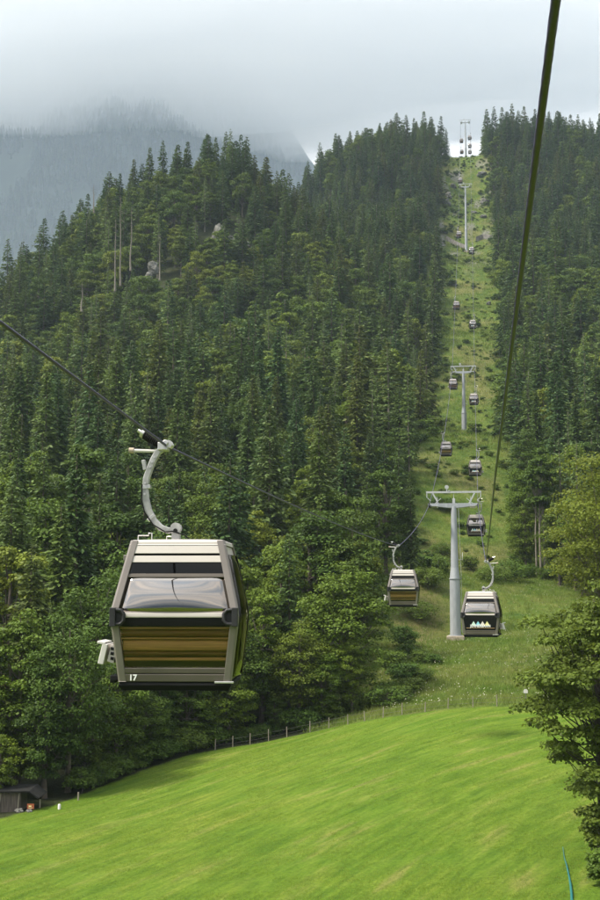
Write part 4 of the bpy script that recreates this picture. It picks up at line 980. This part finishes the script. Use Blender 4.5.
    bb = MB(); bb.tube([(.15, -.105, -1.38), (.15, .105, -1.38)], .035, 10); put_(bb, 'pin', 'black', parent=br, off=False)
    path = [(.14, -1.37), (.02, -1.375), (-.10, -1.33), (-.22, -1.21), (-.31, -1.04), (-.355, -.86), (-.365, -.70), (-.35, -.52), (-.30, -.37), (-.24, -.22), (-.17, -.09), (-.08, -.02)]
    wd = [.085, .10, .105, .105, .105, .105, .10, .10, .10, .10, .10, .09]; rings = []
    for i, (x, z) in enumerate(path):
        a_, c_ = path[max(0, i - 1)], path[min(len(path) - 1, i + 1)]; t = Vector((c_[0] - a_[0], c_[1] - a_[1])).normalized(); nrm = Vector((-t.y, t.x)) * wd[i] / 2
        rings.append([(x + nrm.x * k, y, z + nrm.y * k) for k, y in ((-1, -.06), (1, -.06), (1, .06), (-1, .06))])
    bb = MB(); bb.loft(rings); hg = put_(bb, 'hanger_arm', 'hanger', .012, off=False)
    bb = MB(); bb.box((-.385, -.01, -.30), (.06, .1, .17), Matrix.Rotation(-.2, 3, 'Y')); bb.box((-.33, -.01, -.37), (.08, .08, .05)); put_(bb, 'guide_plate', 'hanger', .008, parent=hg, off=False)
    bb = MB(); bb.tube([(-.41, -.07, -.62), (-.415, -.07, -.9), (-.36, -.075, -1.08), (-.22, -.075, -1.28), (-.02, -.075, -1.40), (.1, -.09, -1.39), (.3, -.09, -1.45), (.42, -.09, -1.56)], .011, 6); put_(bb, 'cable', 'rubber', parent=hg, off=False)
    bb = MB()
    for x, z in ((-.215, -.17), (-.25, -.25), (-.285, -.33), (-.36, -.60), (-.365, -.78)): bb.tube([(x, -.085, z), (x, -.055, z)], .016, 8)
    bb.box((-.345, 0, -.66), (.135, .14, .06), Matrix.Rotation(-.05, 3, 'Y')); bb.box((-.26, 0, -1.165), (.14, .14, .05), Matrix.Rotation(-.75, 3, 'Y'))
    put_(bb, 'clamps', 'steel', .004, parent=hg, off=False)
    # grip with spring, roller and jaw
    bb = MB(); bb.box((-.07, 0, .0), (.16, .30, .13)); bb.tube([(-.02, -.20, .05), (-.02, .20, .05)], .05, 10); bb.tube([(.03, -.16, .035), (.03, -.06, .035)], .05, 12); bb.tube([(.03, .06, .035), (.03, .16, .035)], .05, 12); gp = put_(bb, 'grip', 'steel', .012, off=False)
    a_, c_ = Vector((-.13, -.02, .05)), Vector((-.44, -.02, .24)); ax = (c_ - a_).normalized(); e1 = Vector((0, 1, 0)); e2 = ax.cross(e1)
    bb = MB(); bb.tube([a_, c_], .042, 10)
    hel = [a_.lerp(c_, .04 + .80 * k / 140) + (e1 * math.cos(k * .4) + e2 * math.sin(k * .4)) * .066 for k in range(141)]
    bb.tube(hel, .017, 6); put_(bb, 'spring', 'rubber', parent=gp, off=False)
    bb = MB(); bb.tube([a_.lerp(c_, .86), a_.lerp(c_, 1.0)], .075, 12); bb.tube([c_, c_ + ax * .07], .03, 8); put_(bb, 'spring_cap', 'steel', parent=gp, off=False)
    bb = MB(); bb.tube([(-.15, -.03, -.075), (-.58, -.03, -.06)], .028, 10); put_(bb, 'roller_lever', 'white', parent=gp, off=False)
    bb = MB(); bb.tube([(-.56, -.03, -.06), (-.64, -.03, -.057)], .046, 12); put_(bb, 'roller', 'concrete', parent=gp, off=False)
    if number:
        me = text_mesh('number_plate', number, .125, M['logo_w'], cs(-.70, -(hy(-3.915)) - .008, -3.915)); link('cabin_number', me, root)
    return root
proto_l = make_cabin(1, False, '17'); proto_r = make_cabin(-1, True, None)
CABS = 'cabins hanging from the haul ropes'
def place_cabin(proto, p, yaw, label, first=False):
    o = proto if first else copy_tree(proto); o.location = p; o.rotation_euler = (0, 0, math.radians(yaw)); tag(o, label, 'cable car', CABS); return o
# number plates read 17 on the large cabin only
c = copy_tree(proto_l)
for ch in list(c.children):
    if ch.name.startswith('cabin_number'): bpy.data.objects.remove(ch)
proto_l2 = c
place_cabin(proto_l, g17, 5.5, 'large beige cabin numbered 17 hanging from the left rope in front of the forest', True)
place_cabin(proto_l2, g2l, 2.5, 'beige cabin with tan boards for window reflections on the left rope beside the first pylon', True)
place_cabin(proto_r, g2r, -5.0, 'cabin with four-peak logo hanging in front of the first pylon foot', True)
def find_y(rope, v, y0, y1):
    best = None
    for y in np.linspace(y0, y1, 500):
        p = rope_at(rope, y)
        if p is None: continue
        d = abs(proj(p - Vector((0, 0, 2.85)))[1] - v)
        if best is None or d < best[0]: best = (d, p)
    return best[1]
for rope, proto, v, y0, y1, lab in [(rope_l, proto_l2, 450, 150, 285, 'cabin on the left rope below and left of the second pylon'), (rope_l, proto_l2, 383, 240, 288, 'cabin on the left rope just under the second pylon arms'), (rope_l, proto_l2, 306, 300, 500, 'cabin on the left rope above the second pylon'),
                                    (rope_l, proto_l2, 235, 380, 550, 'cabin on the left rope beside the third pylon mast'), (rope_l, proto_l2, 181, 520, 650, 'cabin on the left rope just above the third pylon arms'), (rope_l, proto_l2, 141, 676, 740, 'left cabin at the top pylon, larger of two'), (rope_l, proto_l2, 152, 700, 780, 'small low cabin left of the top pylon mast'),
                                    (rope_r, proto_r, 535, 138, 160, 'logo cabin on the right rope just under the first pylon arms'), (rope_r, proto_r, 469, 160, 280, 'cabin on the right rope midway between first and second pylons'), (rope_r, proto_r, 400, 200, 288, 'cabin on the right rope right of the second pylon mast'),
                                    (rope_r, proto_r, 325, 294, 420, 'cabin on the right rope above the second pylon'), (rope_r, proto_r, 251, 400, 548, 'cabin on the right rope at the third pylon foot'),
                                    (rope_r, proto_r, 138, 676, 720, 'topmost of three cabins right of the top pylon mast'), (rope_r, proto_r, 146, 690, 740, 'middle of three cabins right of the top pylon mast'), (rope_r, proto_r, 152, 700, 760, 'lowest of three cabins right of the top pylon mast')]:
    place_cabin(proto, find_y(rope, v, y0, y1), rng.uniform(-3, 3), lab)

# ------------------------------------------------------------------ pylons
def make_pylon(y, zrope, zbase, label, joint=.45):
    root = empty('pylon', (XC, y, zbase)); H = zrope - zbase; tag(root, label, 'pylon', 'pylons of the cable car')
    half = (XR - XL) / 2
    b = MB(); b.box((0, 0, -.5), (1.9, 1.9, 1.6)); b.build('foundation', M['concrete'], root, .05)
    zj = H * joint - .5
    b = MB(); b.tube([(0, 0, .3), (0, 0, zj)], [.60, .56], 24); b.tube([(0, 0, .3), (0, 0, .38)], .78, 20); b.build('lower_tube', M['galv'], root)
    b = MB(); b.tube([(0, 0, zj + .005), (0, 0, zj + .09)], .64, 24); b.tube([(0, 0, zj + .095), (0, 0, zj + 1.25)], [.555, .43], 24); b.build('joint', M['galv'], root)
    b = MB(); b.tube([(0, 0, zj + 1.255), (0, 0, H - .35)], [.43, .30], 24); b.build('upper_tube', M['galv'], root)
    # crossarm: shallow box beam, deeper in the middle
    prof = [(-half - .1, H - .02), (half + .1, H - .02), (half + .1, H - .26), (.5, H - .52), (-.5, H - .52), (-half - .1, H - .26)]
    b = MB(); b.prism(prof, -.22, .22); b.build('crossarm', M['galv'], root, .015)
    # maintenance gantry above
    b = MB(); b.box((0, 0, H + 1.22), (2 * half + .75, .16, .20))
    for s in (-1, 1):
        b.bar((s * (half - .95), 0, H - .02), (s * (half - .35), 0, H + 1.12), .15, .15); b.bar((s * (half - .62), -.1, H), (s * (half - 1.25), -.1, H + .55), .06, .06); b.box((s * (half + .3), 0, H + .95), (.09, .12, .62))
        b.bar((s * (half + .3), 0, H + .66), (s * (half - .1), 0, H + .3), .07, .07)
    b.build('gantry', M['galv_light'], root, .008)
    # sheave trains
    for s in (-1, 1):
        b = MB()
        for sx in (-.09, .09): b.box((s * half + sx, 0, H - .20), (.035, 3.6, .16))
        b.box((s * (half - .25), 0, H - .22), (.42, .3, .2)); tr = b.build('sheave_train', M['galv_light'], root, .008)
        for k in range(8):
            yy = -1.55 + 3.1 * k / 7; b = MB(); b.tube([(s * half - .045, yy, H - .24), (s * half + .045, yy, H - .24)], .205, 18); b.tube([(s * half - .07, yy, H - .24), (s * half + .07, yy, H - .24)], .06, 10); b.build('sheave', M['rubber'], tr)
        # catwalk with rail
        b = MB(); b.box((s * (half - .55), 0, H - .40), (.55, 3.2, .05))
        b.build('catwalk', M['galv_light'], root)
        b = MB()
        for yy in (-1.55, 0, 1.55): b.tube([(s * (half - .82), yy, H - .38), (s * (half - .82), yy, H + .62)], .022, 6)
        for zz in (.12, .62): b.tube([(s * (half - .82), -1.55, H + zz), (s * (half - .82), 1.55, H + zz)], .022, 6)
        b.build('guard_rail', M['galv_light'], root)
    # ladder up the right side of the mast
    b = MB()
    for yy in (-.18, .18): b.tube([(.74, yy, .6), (.70, yy, zj), (.50, yy, H - .5)], .022, 6)
    zz = .8
    while zz < H - .6: b.tube([(.70 if zz < zj else .70 - .2 * (zz - zj) / (H - zj), -.18, zz), (.70 if zz < zj else .70 - .2 * (zz - zj) / (H - zj), .18, zz)], .014, 5); zz += .33
    b.box((.62, 0, zj + 2.1), (.5, .6, .04)); b.tube([(.86, -.3, zj + 2.1), (.86, -.3, zj + 2.9), (.86, .3, zj + 2.9), (.86, .3, zj + 2.1)], .02, 6)
    b.build('ladder', M['galv_light'], root)
    # wind vane box and lamp on the gantry
    b = MB(); b.tube([(-.75, 0, H + 1.33), (-.75, 0, H + 1.60)], .05, 8); b.tube([(-.75, -.06, H + 1.78), (-.75, .06, H + 1.78)], .22, 14); b.box((-.5, 0, H + 1.38), (.22, .22, .10)); b.build('loudspeaker', M['galv_light'], root)
    b = MB(); b.box((0, -.02, H + .25), (.3, .25, .5)); b.tube([(0, 0, H + .5), (0, 0, H + 1.1)], .03, 6); b.build('control_box', M['galv_light'], root, .01)
    return root
for y, z, jt, lab in zip(T_Y, T_Z, (.47, .42, .35, .3), ('nearest grey pylon standing on the meadow behind the logo cabin', 'second pylon halfway up the cleared strip', 'third and tallest pylon beside the rocks near the top', 'topmost pylon on the ridge against the sky')):
    make_pylon(y, z, gz(XC, y), lab, jt)

# ------------------------------------------------------------------ small things around the field
fence = empty('wire_fence', (0, 0, 0)); tag(fence, 'low wire fence with short wooden posts along the upper edge of the mown field', 'fence')
fpts = []
for u, v, y in FENCE[5:]:
    p = at_y(u, v, y); fpts.append((p.x, p.y, gz(p.x, p.y)))
dense = []
for a, b in zip(fpts[:-1], fpts[1:]):
    n = max(1, int(round(math.hypot(b[0] - a[0], b[1] - a[1]) / 1.75)))
    for k in range(n): dense.append((a[0] + (b[0] - a[0]) * k / n, a[1] + (b[1] - a[1]) * k / n))
dense.append(fpts[-1][:2])
for x, y in dense:
    z = gz(x, y); b = MB(); tl = rng.normal(0, .03, 2); h = rng.uniform(.72, .88); b.tube([(x, y, z - .25), (x + tl[0], y + tl[1], z + h)], [.038, .032], 7); b.build('post', M['wood_pole'], fence)
for hh in (.3, .62): b = MB(); b.tube([(x, y - .05, gz(x, y) + hh) for x, y in dense], .006, 4); b.build('wire', M['wire'], fence)
# sign at the fence
p = at_y(526, 705, 93.6); z = gz(p.x, p.y); s = empty('warning_sign', (p.x, p.y, z)); tag(s, 'small white sign on a post at the meadow fence', 'sign')
b = MB(); b.tube([(0, 0, -.2), (0, 0, 1.0)], .025, 8); b.build('post', M['wire'], s)
b = MB(); b.prism([(-.16, .86), (.16, .86), (.16, 1.04), (.08, 1.15), (-.08, 1.15), (-.16, 1.04)], -.045, -.028); b.build('panel', M['white'], s)
# marker posts left
p = at_y(59, 816, 73); z = gz(p.x, p.y); b = MB(); b.tube([(0, 0, -.2), (0, 0, .26), (0, 0, .31)], [.09, .09, .05], 10); o = b.build('marker_post', M['white'], None, 0, (p.x, p.y, z)); tag(o, 'small white marker post in grass right of the plank shed', 'post')
for u, v, y, lab in [(78, 806, 76, 'thin wooden stake at the forest edge right of the white marker'), (39.5, 814, 74, 'wooden stake under the right end of the shed roof')]:
    p = at_y(u, v, y); z = gz(p.x, p.y); b = MB(); b.tube([(0, 0, -.2), (0, 0, .5)], .05, 7); o = b.build('stake', M['wood_pole'], None, 0, (p.x, p.y, z)); tag(o, lab, 'post')
# plank shed
p = at_y(10, 815, 73.5); z = gz(p.x, p.y); sd_ = empty('shed', (p.x, p.y, z), .12); tag(sd_, 'low dark plank shed with a flat roof at the left field edge', 'shed')
b = MB(); x = -2.6
while x < .78: w = random.uniform(.13, .2); b.box((x + w / 2, -.7 + random.uniform(-.008, .008), .55), (w - .012, .03, 1.25)); x += w
b.build('plank_wall', M['wood_dark'], sd_)
b = MB(); b.box((-.9, .9, .5), (3.4, .04, 1.2)); b.box((.78, .1, .5), (.04, 1.6, 1.2)); b.build('back_wall', M['wood_dark'], sd_)
b = MB(); b.add([(-2.9, -1.0, 1.15), (1.35, -1.0, 1.22), (1.9, -1.0, .82), (1.9, 1.2, .82), (1.35, 1.2, 1.30), (-2.9, 1.2, 1.30), (-2.9, -1.0, 1.22), (1.37, -1.0, 1.29), (1.95, -1.0, .88), (1.95, 1.2, .88), (1.37, 1.2, 1.37), (-2.9, 1.2, 1.37)],
      [(0, 1, 4, 5), (1, 2, 3, 4), (6, 11, 10, 7), (7, 10, 9, 8), (0, 6, 7, 1), (1, 7, 8, 2), (2, 8, 9, 3), (3, 9, 10, 4), (4, 10, 11, 5), (5, 11, 6, 0)]); b.build('roof', M['roof_felt'], sd_)
for x0, x1 in ((-.55, -.40), (-1.75, -1.6), (.62, .7)): b = MB(); b.bar((x0, -.76, -.1), (x1, -.74, 1.12), .06, .05); b.build('batten', M['wood_pole'], sd_)
p2 = at_y(30.5, 806.5, 72.6); sg = empty('notice_board', (p2.x, p2.y, p2.z), .12); tag(sg, 'small orange-red board mounted beside the plank shed wall', 'sign')
b = MB(); b.box((0, 0, 0), (.42, .03, .30)); b.build('panel', M['orange'], sg, .006)
b = MB(); b.box((-.03, -.019, .02), (.16, .006, .07)); b.box((.0, -.019, -.08), (.26, .006, .02)); b.build('print', M['logo_d'], sg)
b = MB(); b.box((0, .03, -.45), (.05, .04, 1.15)); b.build('post', M['wood_dark'], sg)
b = MB(); RK2 = rock_mesh('stone', 9, M['rock'])
for u, v, y, s_, lab in [(19, 818, 72.6, .22, 'pale stone in grass before the plank shed'), (29, 818.5, 72.4, .16, 'small stone below the orange board')]:
    p = at_y(u, v, y); o = link('stone', RK2, None, (p.x, p.y, gz(p.x, p.y) + .05)); o.scale = (s_, s_, s_ * .7); tag(o, lab, 'stone')
# teal hose bottom right
hp = []
for u, v, y in [(563, 850, 54.5), (564.5, 858, 53), (567, 868, 51.5), (569.5, 880, 50), (571, 892, 48.6), (572, 905, 47.2), (572.5, 920, 45.8)]:
    x = at_y(u, v, y).x; hp.append((x, y, gz(x, y) + .05 + .05 * math.sin(y * 2)))
b = MB(); b.tube(hp, [.012, .02, .028, .036, .045, .05, .05], 10); o = b.build('hose', M['teal']); tag(o, 'teal plastic hose lying in grass at the bottom right', 'hose')

# ------------------------------------------------------------------ cloud on the mountain and the haze
bm = bmesh.new(); bmesh.ops.create_icosphere(bm, subdivisions=5, radius=1)
for v in bm.verts:
    p = v.co * 2.2; d = mnoise.noise(p) * .18 + mnoise.noise(p * 2.5 + Vector((4, 1, 7))) * .13 + mnoise.noise(p * 6) * .07
    v.co = v.co * (1 + d)
    tp = max(.02, 1 - min(1, abs(v.co.x)) ** 2) ** .55; v.co = Vector((v.co.x * 1150 - 320, v.co.y * tp * 300 + 1400, math.copysign(abs(v.co.z * tp) ** .75, v.co.z) * 180 + 722)) * FAR
me = bpy.data.meshes.new('cloud'); bm.to_mesh(me); bm.free()
def vol_mat(name, colr, dens, aniso):
    m = bpy.data.materials.new(name); m.use_nodes = True; t = m.node_tree; t.nodes.clear(); o_ = t.nodes.new('ShaderNodeOutputMaterial'); v_ = t.nodes.new('ShaderNodeVolumePrincipled')
    v_.inputs['Color'].default_value = tuple(colr) + (1,); v_.inputs['Density'].default_value = dens; v_.inputs['Anisotropy'].default_value = aniso; t.links.new(v_.outputs[0], o_.inputs['Volume']); return m
me.materials.append(vol_mat('cloud_vapour', (1, 1, 1), .0046, 0.0)); cl = link('cloud', me); tag(cl, 'grey cloud lying on the far mountain', kind='stuff')
b = MB(); b.box((-1500, 2550, 1110), (9500, 5600, 2440)); hz_ = b.build('haze', vol_mat('haze_air', (.70, .85, 1.0), 0.00009, 0.0)); tag(hz_, 'thin bluish haze over the valley', kind='stuff')
